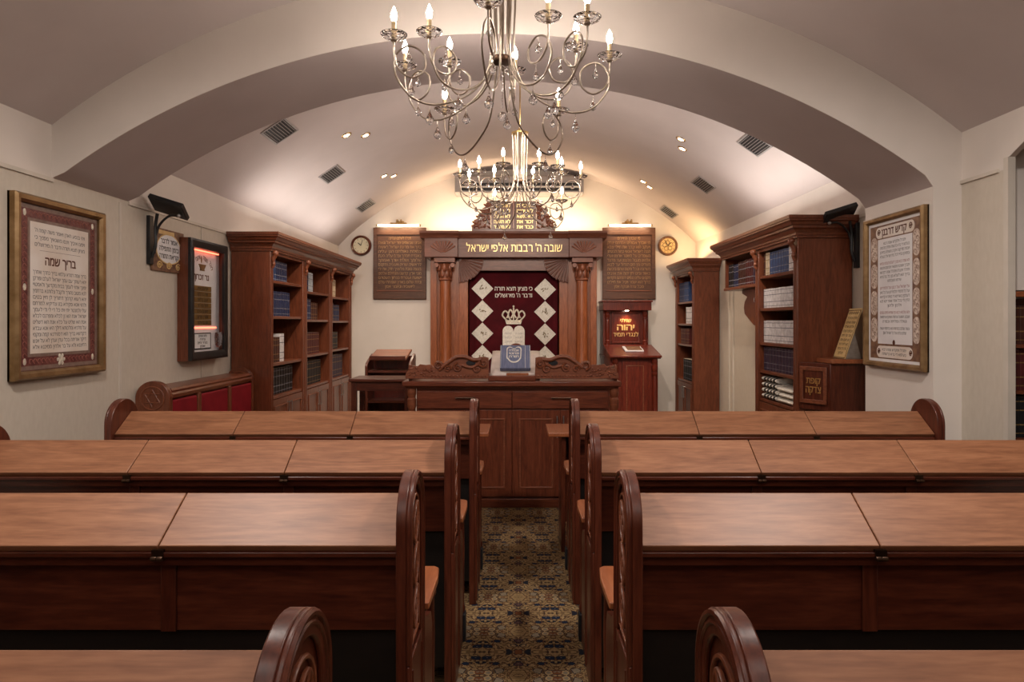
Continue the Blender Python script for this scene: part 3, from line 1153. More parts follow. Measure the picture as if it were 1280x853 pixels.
# ------------------------------------------------------------------ ark
ark = thing('torah_ark', 'tall carved wooden Torah ark with two columns and gold-lettered beam on the end wall', 'ark', (-0.07, 9.9, 0))
AX = -0.07
for s in (-1, 1):
    X = lambda d: AX + s * d
    # pilaster, inner jamb, column with capital
    e = MB(); e.box(*sorted((X(0.79), X(1.215))), 9.98, 10.38, 0, 2.379); e.build('pilaster', W_ARK, ark, 0.003)
    e = MB(); e.box(*sorted((X(0.665), X(0.789))), 9.93, 10.3, 0, 2.379); e.build('inner_jamb', W_ARK, ark, 0.003)
    e = MB(); e.box(*sorted((X(1.12), X(1.21))), 9.94, 9.979, 0, 2.37); e.build('outer_strip', W_ARK, ark, 0.003)
    e = MB()
    cx, cy = X(0.99), 9.90
    e.lathe([(0.115, 0.0), (0.115, 0.10), (0.10, 0.12), (0.105, 0.15), (0.086, 0.18), (0.084, 1.2), (0.076, 2.05)], (cx, cy, 0), 'z', 24)
    col = e.build('column', W_ARK, ark)
    e = MB()
    e.lathe([(0.078, 2.05), (0.094, 2.06), (0.094, 2.075), (0.082, 2.09), (0.086, 2.16), (0.105, 2.26), (0.122, 2.29)], (cx, cy, 0), 'z', 20)
    e.prism([(cx - 0.15, cy - 0.12), (cx + 0.15, cy - 0.12), (cx + 0.15, cy + 0.075), (cx - 0.15, cy + 0.075)], 'z', 2.31, 2.378)
    e.build('capital', W_CARVE, col, 0.003)
    e = MB()
    for k in range(8):
        a = 2 * PI * k / 8 + PI / 8
        e.ellipsoid((cx + 0.095 * math.cos(a), cy + 0.095 * math.sin(a), 2.15), (0.028, 0.012, 0.06), 8, 6, Matrix.Rotation(a + PI / 2, 3, 'Z'))
        e.ellipsoid((cx + 0.115 * math.cos(a + 0.39), cy + 0.115 * math.sin(a + 0.39), 2.235), (0.026, 0.014, 0.055), 8, 6, Matrix.Rotation(a + 0.39 + PI / 2, 3, 'Z'))
    for q in (-1, 1):
        e.lathe([(0.006, -0.012), (0.032, -0.012), (0.032, 0.012), (0.006, 0.012)], (cx + q * 0.115, cy - 0.105, 2.27), 'y', 12)
    e.build('acanthus_leaves', W_CARVE, col, smooth=60)
    # end block of the beam with a fan
    e = MB(); e.box(*sorted((X(0.795), X(1.27))), 9.73, 10.38, 2.381, 2.655); blk = e.build('beam_block', W_BEAM, ark, 0.004)
    e = MB(); fc = (X(1.005), 2.43)
    for k in range(9):
        a = math.radians(32 + k * 14.5)
        L = 0.19 - 0.045 * abs(math.sin(a) - 0.6)
        L = min(0.175 / max(math.sin(a), 0.3), 0.20)
        p0, p1 = (fc[0] + 0.02 * math.cos(a), 9.728, fc[1] + 0.02 * math.sin(a)), (fc[0] + L * math.cos(a), 9.724, fc[1] + L * math.sin(a))
        e.tube([p0, p1], [0.004, 0.014], 8)
    e.build('fan_carving', W_CARVE, blk, smooth=60)
    # quarter fan bracket inside the opening
    e = MB(); fc = (X(0.79), 2.375)
    e.prism([(X(0.785), 2.378)] + [(fc[0] - s * 0.36 * math.cos(math.radians(q)) * (1.0 if q < 60 else 0.9), fc[1] - 0.34 * math.sin(math.radians(q))) for q in range(4, 90, 8)] + [(X(0.785), 2.06)], 'y', 9.90, 9.929)
    br = e.build('fan_bracket', W_BEAM, ark, 0.003)
    e = MB()
    for k in range(10):
        a = math.radians(5 + k * 9.2)
        L = 0.35
        e.tube([(fc[0] - s * 0.04 * math.cos(a), 9.897, fc[1] - 0.04 * math.sin(a)), (fc[0] - s * L * math.cos(a), 9.890, fc[1] - L * math.sin(a))], [0.004, 0.017], 8)
    e.build('fan_ribs', W_BEAM, br, smooth=60)
e = MB(); e.box(AX - 0.794, AX + 0.794, 9.77, 10.38, 2.381, 2.65)
beam = e.build('beam', W_BEAM, ark, 0.003)
e = MB()
cor = [(0.0, 2.651), (-0.02, 2.651), (-0.03, 2.675), (-0.055, 2.70), (-0.075, 2.715), (-0.08, 2.745), (0.0, 2.745)]
e.prism([(9.77 + a, z) for a, z in cor] + [(10.38, 2.745), (10.38, 2.651)], 'x', AX - 0.78, AX + 0.78)
e.prism([(9.73 + a, z) for a, z in cor] + [(10.38, 2.745), (10.38, 2.651)], 'x', AX - 1.33, AX - 0.775)
e.prism([(9.73 + a, z) for a, z in cor] + [(10.38, 2.745), (10.38, 2.651)], 'x', AX + 0.775, AX + 1.33)
e.build('cornice', W_BEAM, ark)
FB = lambda y: frame((0, y, 0), (1, 0, 0), (0, 0, 1), (0, -1, 0))
e = MB(FB(9.768)); write(e, "שובה ה' רבבות אלפי ישראל", AX + 0.01, 2.513, 0.105, width=1.37, bold=0.006, extrude=0.03)
raw_build(e, 'beam_lettering', M_GOLDLET, beam)
e = MB(); e.box(AX - 0.66, AX + 0.66, 9.93, 9.96, 2.20, 2.379); e.build('valance_board', W_BEAM, ark, 0.003)
e = MB(); e.box(AX - 0.66, AX + 0.66, 10.34, 10.38, 0, 2.379); e.build('back_board', W_Z, ark)
e = MB(); e.box(AX - 0.664, AX + 0.664, 9.8, 10.34, 0, 0.16); e.build('step', W_X, ark, 0.005)
# tablets of the law and leaf scrolls on top
tb = MB(); yc = 9.86
e = MB()
for q in (-1, 1):
    e.box(*sorted((AX + q * 0.012, AX + q * 0.325)), yc, yc + 0.05, 2.747, 3.20)
tab = e.build('commandment_tablets', W_BEAM, ark, 0.004)
e = MB(); e.box(AX - 0.0118, AX + 0.0118, yc - 0.012, yc + 0.05, 2.747, 3.205); e.build('divider', W_ARK, tab, 0.003)
e = MB(); e.box(AX - 0.60, AX + 0.60, yc - 0.02, yc + 0.06, 2.7455, 2.80); e.build('tablet_base', W_BEAM, tab, 0.004)
e = MB(FB(yc - 0.002))
rt = ['אנכי ה', 'לא יהיה', 'לא תשא', 'זכור את', 'כבד את']
lt = ['לא תרצח', 'לא תנאף', 'לא תגנב', 'לא תענה', 'לא תחמד']
for k in range(5):
    write(e, rt[k], AX + 0.165, 3.135 - k * 0.077, 0.046, width=0.235, bold=0.02, extrude=0.03)
    write(e, lt[k], AX - 0.165, 3.135 - k * 0.077, 0.046, width=0.235, bold=0.02, extrude=0.03)
raw_build(e, 'tablet_lettering', M_GOLDLET, tab)
for s in (-1, 1):
    e = MB()
    random.seed(5)
    prof = [(0.33, 3.19), (0.36, 3.205), (0.40, 3.17), (0.41, 3.12), (0.45, 3.10), (0.465, 3.04), (0.515, 3.01), (0.52, 2.95), (0.575, 2.93), (0.575, 2.87), (0.615, 2.85), (0.60, 2.80), (0.33, 2.80)]
    e.prism([(AX + s * a, z) for a, z in prof], 'y', yc + 0.012, yc + 0.035)
    sc = e.build('leaf_scroll', W_CARVE, ark, 0.003)
    e = MB()
    for k in range(46):
        z = random.uniform(2.82, 3.17)
        wmax = 0.33 + 0.26 * (3.2 - z) / 0.4
        d = random.uniform(0.345, max(0.36, wmax))
        e.ellipsoid((AX + s * d, yc + 0.008, z), (0.036, 0.013, 0.013), 8, 5, Matrix.Rotation(random.uniform(0, PI), 3, 'Y'))
    for d, z in ((0.40, 3.14), (0.455, 3.06), (0.51, 2.97), (0.565, 2.89)):
        e.ellipsoid((AX + s * d, yc + 0.015, z), (0.042, 0.016, 0.018), 8, 5, Matrix.Rotation(s * -0.5, 3, 'Y'))
    e.build('leaf_relief', W_CARVE, sc, smooth=60)

# curtain of the ark
cu = thing('ark_curtain', 'wine velvet ark curtain with white diamonds, silver crown and tablets', 'curtain', (AX, 10.05, 0.2))
e = MB()
nx, nz = 80, 2
v, f = [], []
for j in range(2):
    for k in range(nx + 1):
        x = AX - 0.655 + 1.31 * k / nx
        d = abs(k / nx - 0.5) * 2
        v.append((x, 10.05 - 0.012 * math.sin(k * 1.15) * max(0.0, d - 0.72) * 3.6, (0.2, 2.199)[j]))
for k in range(nx):
    f.append((k, k + 1, nx + 2 + k, nx + 1 + k))
e.add(v, f)
cloth = e.build('velvet', M_VELVET, cu, smooth=80)
so = cloth.modifiers.new('thickness', 'SOLIDIFY'); so.thickness = 0.006
CY = 10.035
kc = CY / 853
PX = lambda px: (px - 648) * kc
PZ = lambda py: 1.45 - (py - 403) * kc
random.seed(11)
for px, pys in ((603, (361, 389, 417, 445, 473)), (681.3, (362, 390, 418, 446, 474))):
    for py in pys:
        c = (PX(px), PZ(py))
        r = 13.6 * kc
        e = MB(); e.prism([(c[0] - r, c[1]), (c[0], c[1] - r), (c[0] + r, c[1]), (c[0], c[1] + r)], 'y', CY, CY + 0.006)
        dm = e.build('diamond_patch', M_WHITE, cloth, smooth=0)
        e = MB()
        for k in range(9):
            a = random.uniform(0, 2 * PI); q = random.uniform(0, 0.055)
            e.ellipsoid((c[0] + q * math.cos(a), CY - 0.001, c[1] + q * math.sin(a) * 0.8), (random.uniform(.008, .024), 0.002, random.uniform(.004, .010)), 7, 4, Matrix.Rotation(random.uniform(0, PI), 3, 'Y'))
        e.build('stitched_picture', M_STITCH, dm, smooth=60)
        e = MB()
        rr = r * 0.86
        e.tube([(c[0] - rr, CY - 0.001, c[1]), (c[0], CY - 0.001, c[1] - rr), (c[0] + rr, CY - 0.001, c[1]), (c[0], CY - 0.001, c[1] + rr)], 0.0025, 5, True)
        e.build('stitched_border', M_SILVER, dm)
e = MB(FB(CY + 0.004))
write(e, 'כי מציון תצא תורה', PX(642), PZ(361), 0.056, width=47 * kc, bold=0.016)
write(e, "ודבר ה' מירושלים", PX(642), PZ(369.5), 0.056, width=46 * kc, bold=0.016)
raw_build(e, 'curtain_lettering', M_WHITE, cloth)
# crown
e = MB()
Zc = PZ(405.5); Xc = PX(642)
e.prism([(Xc - 0.105, Zc), (Xc + 0.105, Zc), (Xc + 0.125, Zc + 0.06), (Xc - 0.125, Zc + 0.06)], 'y', CY - 0.004, CY + 0.008)
for q in (-1, 1):
    for r1, zz, xx in ((0.070, 0.150, 0.125), (0.056, 0.145, 0.048)):
        e.tube(smooth_pts([(Xc + q * xx * 0.75, CY - 0.001, Zc + 0.05), (Xc + q * (xx + r1 * 0.55), CY - 0.001, Zc + 0.13), (Xc + q * xx, CY - 0.001, Zc + 0.225 - xx * 0.25), (Xc + q * (xx - r1 * 0.7), CY - 0.001, Zc + 0.15), (Xc + q * xx * 0.8, CY - 0.001, Zc + 0.09)], 6), 0.013, 7)
e.tube([(Xc, CY, Zc + 0.05), (Xc, CY - 0.002, Zc + 0.245)], 0.012, 7)
e.ellipsoid((Xc, CY - 0.002, Zc + 0.262), (0.016, 0.006, 0.016), 10, 6)
for k in range(7):
    e.ellipsoid((Xc - 0.09 + k * 0.03, CY - 0.005, Zc + 0.03), (0.010, 0.004, 0.013), 8, 5)
e.build('crown', M_SILVER, cloth, smooth=60)
e = MB()
tz = PZ(440); tt = PZ(414)
tp = [(PX(628.3), tz - 0.25), (PX(628.3), tt)] + arc(PX(635), tt, 6.7 * kc, 180, 0, 10)[1:-1] + [(PX(642), tt - 0.01)] + arc(PX(649), tt, 6.7 * kc, 180, 0, 10)[1:-1] + [(PX(655.8), tt), (PX(655.8), tz - 0.25)]
e.prism(tp, 'y', CY, CY + 0.006)
tl = e.build('embroidered_tablets', M_WHITE, cloth, smooth=0)
e = MB()
for q in (635.3, 648.7):
    for k in range(7):
        write(e, rt[k % 5] if q > 640 else lt[k % 5], PX(q), PZ(417 + k * 5.2), 0.026, width=0.105, bold=0.0, n=0)
for p in e.v:
    pass
for p in e.v:
    p.x, p.y, p.z = p.x, CY - 0.001, p.y
raw_build(e, 'tablet_lettering', M_GREYP, tl)

# ------------------------------------------------------------------ bookcases
def cornice_prism(e, pts, prof):
    """moulded cornice: plan outline pts (open polyline on the free sides), prof = (outset, z)"""
    n = len(pts)
    rings = []
    for o, z in prof:
        ring = []
        for i, p in enumerate(pts):
            d = Vector((0, 0))
            if i > 0:
                t = (Vector(p) - Vector(pts[i - 1])).normalized(); d1 = Vector((t.y, -t.x))
            if i < n - 1:
                t = (Vector(pts[i + 1]) - Vector(p)).normalized(); d2 = Vector((t.y, -t.x))
            if i == 0:
                d = d2
            elif i == n - 1:
                d = d1
            else:
                d = d1 + d2
            ring.append((p[0] + d.x * o, p[1] + d.y * o, z))
        rings.append(ring)
    v = [p for r in rings for p in r]
    f = []
    for j in range(len(rings) - 1):
        for i in range(n - 1):
            f.append((j * n + i, j * n + i + 1, (j + 1) * n + i + 1, (j + 1) * n + i))
        f.append((j * n, (j + 1) * n, (j + 1) * n + n - 1, j * n + n - 1))
    f.append(tuple(range(n)))
    f.append(tuple((len(rings) - 1) * n + i for i in range(n)))
    e.add(v, f)


CORN = [(0.0, 2.13), (0.014, 2.13), (0.014, 2.148), (0.024, 2.152), (0.024, 2.17), (0.045, 2.195), (0.066, 2.205), (0.066, 2.222), (0.080, 2.228), (0.092, 2.25), (0.108, 2.258), (0.108, 2.27), (0.115, 2.274), (0.115, 2.30), (0.0, 2.30)]


def corbel(root, x, y, z0, z1, s):
    """carved scroll bracket on a post face looking to s*x"""
    e = MB()
    H = z1 - z0
    e.tube(smooth_pts([(x + s * 0.035, y, z1), (x + s * 0.040, y, z1 - 0.15 * H), (x + s * 0.015, y, z1 - 0.45 * H), (x + s * 0.020, y, z0 + 0.22 * H), (x + s * 0.006, y, z0)], 5), [0.026] * 6 + [0.020] * 6 + [0.014] * 9, 8)
    e.ellipsoid((x + s * 0.035, y, z1 - 0.06 * H), (0.026, 0.032, 0.028), 10, 7)
    e.ellipsoid((x + s * 0.018, y, z0 + 0.25 * H), (0.016, 0.024, 0.018), 10, 7)
    return e.build('carved_corbel', W_CARVE, root, smooth=60)


def side_case(root, s, xb, xf, panels, shelves, z_top=2.13, base_y=None):
    """bookcase against a side wall; s = direction its front looks (+1 / -1)"""
    xs = sorted((xb, xf))
    for k, (ya, yb) in enumerate(panels):
        e = MB(); e.box(xs[0], xs[1], ya, yb, 0, z_top)
        e.build('upright', W_CASE, root, 0.003)
        if yb - ya > 0.09 or True:
            e = MB()
            ym = (ya + yb) / 2
            hw = min(0.03, (yb - ya) / 2 - 0.008)
            for q in (-1, 1):
                e.tube([(xf, ym + q * hw, 0.09), (xf, ym + q * hw, 1.95)], 0.006, 6)
            e.build('fluted_moulding', W_CASE, root)
    for k, ((_, y0), (y1, _)) in enumerate(zip(panels[:-1], panels[1:])):
        e = MB(); e.box(*sorted((xb, xb + s * 0.015)), y0 + 0.0003, y1 - 0.0003, 0.0, z_top)
        e.build('back_board', W_CASE, root)
        for z in shelves[k]:
            e = MB(); e.box(*sorted((xb + s * 0.0155, xf - s * 0.012)), y0 + 0.0005, y1 - 0.0005, z - 0.028, z)
            e.build('shelf', W_CASEY, root, 0.003)
        zb = shelves[k][0]
        e = MB(); e.box(*sorted((xb + s * 0.016, xf - s * 0.004)), y0 + 0.0005, y1 - 0.0005, z_top - 0.028, z_top - 0.0005)
        e.build('top_rail', W_CASEY, root)
        # two doors under the lowest shelf
        ym = (y0 + y1) / 2
        for da, db, hy in ((y0 + 0.004, ym - 0.002, ym - 0.035), (ym + 0.002, y1 - 0.004, ym + 0.035)):
            e = MB(); e.box(*sorted((xf - s * 0.024, xf - s * 0.004)), da, db, 0.09, zb - 0.034)
            d = e.build('cabinet_door', W_CASE, root, 0.002)
            e = MB(); fz, fy = 0.06, 0.05
            o = [(da + fy, 0.09 + fz), (db - fy, 0.09 + fz), (db - fy, zb - 0.034 - fz), (da + fy, zb - 0.034 - fz)]
            i = [(da + fy + .013, 0.09 + fz + .013), (db - fy - .013, 0.09 + fz + .013), (db - fy - .013, zb - 0.034 - fz - .013), (da + fy + .013, zb - 0.034 - fz - .013)]
            e.band(o, i, 'x', xf - s * 0.0045, xf + s * 0.004, True)
            e.build('panel_moulding', W_CARVE, d, 0.002)
            e = MB(); hz0, hz1 = zb - 0.25, zb - 0.08
            e.tube([(xf + s * 0.02, hy, hz0), (xf + s * 0.02, hy, hz1)], 0.005, 6)
            for hzz in (hz0 + 0.012, hz1 - 0.012):
                e.tube([(xf + s * 0.02, hy, hzz), (xf - s * 0.005, hy, hzz)], 0.004, 6)
            e.build('handle', M_STEEL, d)
    e = MB(); e.box(*sorted((xb + s * 0.002, xf - s * 0.02)), panels[0][1] + 0.001, panels[-1][0] - 0.001, 0, 0.088)
    e.build('plinth', W_CASEY, root)


SH = [0.726, 1.05, 1.51, 1.858]
bcA = thing('bookcase', 'long three-bay wooden bookcase beside the red bench', 'bookcase', (-2.5, 8.1, 0), None)
pA = [(6.50, 6.565), (7.48, 7.63), (8.53, 8.67), (9.54, 9.66)]
side_case(bcA, 1, -2.735, -2.36, pA, [SH, [0.726, 1.08, 1.48, 1.80], [0.726, 1.10, 1.47, 1.78]])
e = MB(); cornice_prism(e, [(-2.36, 9.66), (-2.36, 6.50), (-2.735, 6.50)][::-1] if False else [(-2.735, 6.50), (-2.36, 6.50), (-2.36, 9.66), (-2.735, 9.66)], CORN)
e.build('cornice', W_CASEY, bcA, smooth=0)
for ya, yb in pA:
    corbel(bcA, -2.36, (ya + yb) / 2, 1.97, 2.12, 1)

bcB = thing('bookcase', 'wooden bookcase with hanging side shelf beside the parchment box, folded shawls at its bottom', 'bookcase', (2.45, 6.0, 0))
pB = [(5.50, 5.585), (6.40, 6.475)]
side_case(bcB, -1, 2.69, 2.25, pB, [[0.745, 1.006, 1.264, 1.58, 1.88]])
e = MB(); cornice_prism(e, [(2.69, 7.50), (2.25, 7.50), (2.25, 5.50), (2.69, 5.50)], CORN)
e.build('cornice', W_CASEY, bcB, smooth=0)
corbel(bcB, 2.25, 5.54, 1.95, 2.12, -1)
corbel(bcB, 2.25, 6.437, 1.95, 2.12, -1)
e = MB(); e.box(2.255, 2.69, 6.4755, 7.50, 1.79, 1.82); e.build('hanging_shelf', W_CASEY, bcB, 0.004)
e = MB(); e.box(2.675, 2.69, 6.4755, 7.50, 1.8205, 2.129); e.build('back_board', W_CASE, bcB)
e = MB(); e.box(2.27, 2.69, 7.47, 7.50, 1.8205, 2.129); e.build('upright', W_CASE, bcB)
e = MB()
br = [(6.476, 1.789), (7.20, 1.789), (7.21, 1.75)] + [(6.95 + 0.20 * math.cos(math.radians(a)), 1.60 + 0.13 * math.sin(math.radians(a))) for a in (60, 30, 0, -30)] + [(7.0, 1.48), (6.85, 1.42), (6.70, 1.40), (6.58, 1.45), (6.476, 1.50)]
e.prism(br, 'x', 2.36, 2.395)
e.build('shaped_bracket', W_CASE, bcB, 0.004)
e = MB()
for y in (6.62, 6.74):
    e.tube([(2.36, y, 1.70), (2.33, y, 1.69), (2.325, y, 1.655), (2.345, y, 1.645)], 0.004, 6)
e.build('coat_hook', M_STEEL, bcB)

bcC = thing('bookcase', 'narrow wooden bookcase in the corner beside the gold-faced clock', 'bookcase', (2.5, 9.7, 0))
pC = [(9.14, 9.24), (10.12, 10.20)]
side_case(bcC, -1, 2.69, 2.35, pC, [[0.63, 1.14, 1.43, 1.74]])
e = MB(); cornice_prism(e, [(2.69, 10.20), (2.35, 10.20), (2.35, 9.14), (2.69, 9.14)], CORN)
e.build('cornice', W_CASEY, bcC, smooth=0)
corbel(bcC, 2.35, 9.19, 1.97, 2.12, -1)
corbel(bcC, 2.35, 10.16, 1.97, 2.12, -1)

# bookcase of the alcove behind the doorway
bcD = thing('bookcase', 'bookcase of dark volumes inside the arched doorway', 'bookcase', (2.95, 3.8, 0))
for xa, xb in ((2.652, 2.672), (3.58, 3.60)):
    e = MB(); e.box(xa, xb, 3.70, 3.985, 0, 1.585); e.build('upright', W_CASE, bcD)
e = MB(); e.box(2.645, 3.62, 3.672, 3.715, 1.586, 1.616); e.build('top_board', W_ARM, bcD, 0.004)
e = MB(); e.box(2.6725, 3.5795, 3.965, 3.985, 0, 1.585); e.build('back_board', W_CASE, bcD)
for z in (0.55, 0.82, 1.08, 1.33):
    e = MB(); e.box(2.6725, 3.5795, 3.70, 3.9645, z - 0.02, z); e.build('shelf', W_CASEY, bcD)

# ------------------------------------------------------------------ books
def book_proto(name, th, h, d, cover, band):
    """one volume standing on its base centre, spine to +x"""
    e = MB()
    levels = [0, 0.012, 0.09, 0.115, 0.30, 0.33, 0.66, 0.69, 0.88, 0.905, 0.985, 1.0]
    gold = {2, 4, 6, 8}
    spine = [(0.0, -th / 2), (0.004, -th / 2 * 0.75), (0.0055, 0.0), (0.004, th / 2 * 0.75), (0.0, th / 2)]
    prof = spine + [(-d, th / 2), (-d, -th / 2)]
    n = len(prof)
    v, f, mi = [], [], []
    for j, t in enumerate(levels):
        for x, y in prof:
            v.append((x, y, t * h))
    for j in range(len(levels) - 1):
        for i in range(n):
            i2 = (i + 1) % n
            f.append((j * n + i, j * n + i2, (j + 1) * n + i2, (j + 1) * n + i))
            mi.append(1 if (i < 4 and j in gold) else (2 if i == 5 else 0))
    f.append(tuple(range(n))); mi.append(0)
    f.append(tuple((len(levels) - 1) * n + i for i in range(n))); mi.append(2)
    e.add(v, f)
    e.mi = mi
    return e.build(name, [cover, band, M_PAGES], None, smooth=30)


NB = [0]


def book_row(s, x, y, z, dirn, n, th, h, d, color, band, label, group, gap=0.0015, vary=0.0, lean=None):
    """n volumes of one set in a row along y from y (going dirn), spines looking to s*x"""
    o = book_proto('book', th, h, d, LE[color], band)
    tag(o, label, 'book', group)
    for k in range(n):
        b_ = o if k == 0 else o.copy()
        if k:
            COL.objects.link(b_)
        f = 1.0 + vary * random.uniform(-1, 1)
        b_.scale = (1, 1, f)
        b_.location = (x, y + dirn * (th / 2 + k * (th + gap)), z + 0.0008)
        b_.rotation_euler = (0, 0, 0 if s > 0 else PI)
        NB[0] += 1
    return y + dirn * n * (th + gap)


random.seed(21)
XA = -2.43
BAYN = ('the bay nearest the red bench', 'the middle bay', 'the bay nearest the end wall')


def lab(what, shelf, bay):
    return f'{what} on the {shelf} shelf of {bay}'.replace('of of', 'of')


b1, b2, b3 = ('bay next to the red bench', 'middle bay', 'bay next to the end wall')
LONG = 'of the long bookcase'
def R(bay_y, z, items, bay, shelf):
    y = bay_y + 0.006
    for color, n, th, h, band, what in items:
        lab_ = f'{what}, {shelf} shelf, {bay}, long bookcase'
        y = book_row(1, XA, y, z, 1, n, th, h, 0.20, color, band, lab_, lab_[:100], vary=0.01)
    return y


R(6.566, SH[3], [('blue', 5, 0.052, 0.215, M_BANDW, 'blue volume'), ('navy', 6, 0.052, 0.205, M_BANDW, 'navy volume')], b1, 'top')
R(6.566, SH[2], [('navy', 12, 0.055, 0.25, M_BANDB, 'tall navy volume')], b1, 'second')
R(6.566, SH[1], [('brown', 7, 0.052, 0.25, M_BANDG, 'dark brown volume'), ('white', 1, 0.13, 0.285, M_BANDB, 'thick white volume')], b1, 'third')
R(6.566, SH[0], [('black', 10, 0.075, 0.265, M_BANDB, 'black tooled volume')], b1, 'lowest')
R(7.631, 1.80, [('brown', 3, 0.05, 0.22, M_BANDG, 'brown volume'), ('navy', 2, 0.05, 0.215, M_BANDG, 'navy volume'), ('silver', 3, 0.055, 0.225, M_BANDB, 'pale silver-grey volume')], b2, 'top')
R(7.631, 1.48, [('blue', 4, 0.05, 0.24, M_BANDW, 'blue volume'), ('navy', 3, 0.045, 0.24, M_BANDW, 'navy volume'), ('brown', 5, 0.05, 0.20, M_BANDG, 'short brown volume')], b2, 'second')
R(7.631, 1.08, [('wine', 12, 0.055, 0.25, M_BANDG, 'wine red volume')], b2, 'third')
R(7.631, 0.726, [('black', 12, 0.06, 0.27, M_BANDG, 'black gold-tooled volume')], b2, 'lowest')
R(8.671, 1.78, [('black', 2, 0.05, 0.21, M_BANDG, 'black volume'), ('cream', 5, 0.055, 0.225, M_BANDG, 'cream volume')], b3, 'top')
R(8.671, 1.47, [('brown', 5, 0.055, 0.23, M_BANDG, 'brown volume'), ('navy', 5, 0.055, 0.21, M_BANDG, 'navy volume')], b3, 'second')
R(8.671, 1.10, [('wine', 4, 0.055, 0.24, M_BANDG, 'wine red volume'), ('black', 5, 0.05, 0.22, M_BANDG, 'black volume')], b3, 'third')
R(8.671, 0.726, [('plum', 11, 0.065, 0.29, M_BANDG, 'tall dark plum volume')], b3, 'lowest')


def RB(y, x, z, items, where, dirn=-1):
    for color, n, th, h, band, what in items:
        lab_ = f'{what} {where}'
        y = book_row(-1, x, y, z, dirn, n, th, h, 0.20, color, band, lab_, lab_[:100], vary=0.008)
    return y


XBk = 2.30
RB(6.395, XBk, 1.88, [('brown', 1, 0.045, 0.20, M_BANDG, 'brown volume'), ('cream', 2, 0.05, 0.21, M_BANDG, 'cream volume'), ('blue', 7, 0.062, 0.205, M_BANDW, 'blue volume'), ('white', 3, 0.055, 0.215, M_BANDB, 'white volume')], 'on the shelf under the cornice beside the hanging shelf')
RB(6.395, XBk, 1.58, [('white', 13, 0.060, 0.175, M_BANDB, 'small white paperback')], 'on the shelf below the blue volumes')
RB(6.395, XBk, 1.264, [('white', 12, 0.065, 0.20, M_BANDB, 'white volume of a uniform set')], 'on the shelf above the dark plum volumes')
RB(6.395, XBk, 1.006, [('plum', 11, 0.070, 0.215, M_BANDB, 'dark plum tooled volume')], 'on the shelf above the folded shawls')
RB(7.46, 2.30, 1.82, [('black', 3, 0.055, 0.25, M_BANDW, 'black tooled volume'), ('navy', 3, 0.05, 0.24, M_BANDW, 'navy tooled volume'), ('brown', 4, 0.055, 0.255, M_BANDW, 'brown tooled volume'), ('wine', 4, 0.055, 0.26, M_BANDW, 'wine red tooled volume'), ('plum', 3, 0.05, 0.25, M_BANDB, 'plum tooled volume')], 'on the hanging side shelf')
XC = 2.385
RB(10.11, XC, 1.74, [('navy', 5, 0.06, 0.28, M_BANDB, 'navy volume'), ('blue', 4, 0.06, 0.28, M_BANDB, 'blue volume')], 'on the top shelf of the corner bookcase')
RB(9.70, XC, 1.43, [('white', 5, 0.06, 0.23, M_BANDB, 'white volume')], 'on the second shelf of the corner bookcase')
RB(10.0, XC, 1.14, [('wine', 8, 0.06, 0.22, M_BANDG, 'wine red volume')], 'on the third shelf of the corner bookcase')
RB(9.85, XC, 0.63, [('black', 7, 0.07, 0.30, M_BANDB, 'black volume')], 'on the low shelf of the corner bookcase')
# alcove bookcase, spines looking to -y
for z, color, band, what in ((1.33, 'brown', M_BANDG, 'brown volume'), (1.08, 'wine', M_BANDG, 'wine red volume'), (0.82, 'black', M_BANDG, 'black volume'), (0.55, 'brown', M_BANDG, 'brown volume')):
    rowname = {1.33: 'top', 1.08: 'second', 0.82: 'third', 0.55: 'low'}[z]
    o = book_proto('book', 0.03, 0.22, 0.18, LE[color], band)
    lab_ = f'{what} on the {rowname} shelf inside the arched doorway'
    tag(o, lab_, 'book', lab_)
    for k in range(6):
        b_ = o if k == 0 else o.copy()
        if k:
            COL.objects.link(b_)
        b_.rotation_euler = (0, 0, -PI / 2)
        b_.location = (2.690 + k * 0.032, 3.73, z + 0.0008)

# folded striped shawls at the bottom of the bookcase
def shawl(y0, y1, z, h, x0, label, stripes):
    t = thing('prayer_shawl', label, 'prayer shawl', (x0, (y0 + y1) / 2, z), 'folded prayer shawls')
    def fold(a, b, mat, name, parent, grow):
        e = MB()
        n = 14
        pr = []
        for k in range(n):
            q = 2 * PI * k / n
            cx = math.copysign(abs(math.cos(q)) ** 0.55, math.cos(q)); cz = math.copysign(abs(math.sin(q)) ** 0.7, math.sin(q))
            pr.append((x0 + 0.15 + cx * (0.15 + grow), z + h / 2 + 0.001 + cz * (h / 2 + grow * 0.5)))
        e.prism(pr, 'y', a, b)
        return e.build(name, mat, parent, smooth=60)
    body = fold(y0, y1, M_WHITE if True else None, 'folded_cloth', t, 0.0)
    for k, (a, b) in enumerate(stripes):
        fold(y0 + (y1 - y0) * a, y0 + (y1 - y0) * b, M_INK, 'black_stripe', body, 0.0015)


for k in range(4):
    shawl(6.02, 6.37, 0.746 + k * 0.052, 0.050, 2.27, ('lowest', 'second from the bottom', 'second from the top', 'topmost')[k] + ' folded white shawl with bold black stripes in its pile', [(0.08, 0.20), (0.30, 0.40), (0.50, 0.62), (0.72, 0.84)])
for k in range(3):
    shawl(5.61, 5.99, 0.746 + k * 0.048, 0.046, 2.27, ('lowest', 'middle', 'topmost')[k] + ' mostly plain white folded shawl beside the striped pile', [(0.06, 0.10)] if k != 1 else [(0.9, 0.94)])

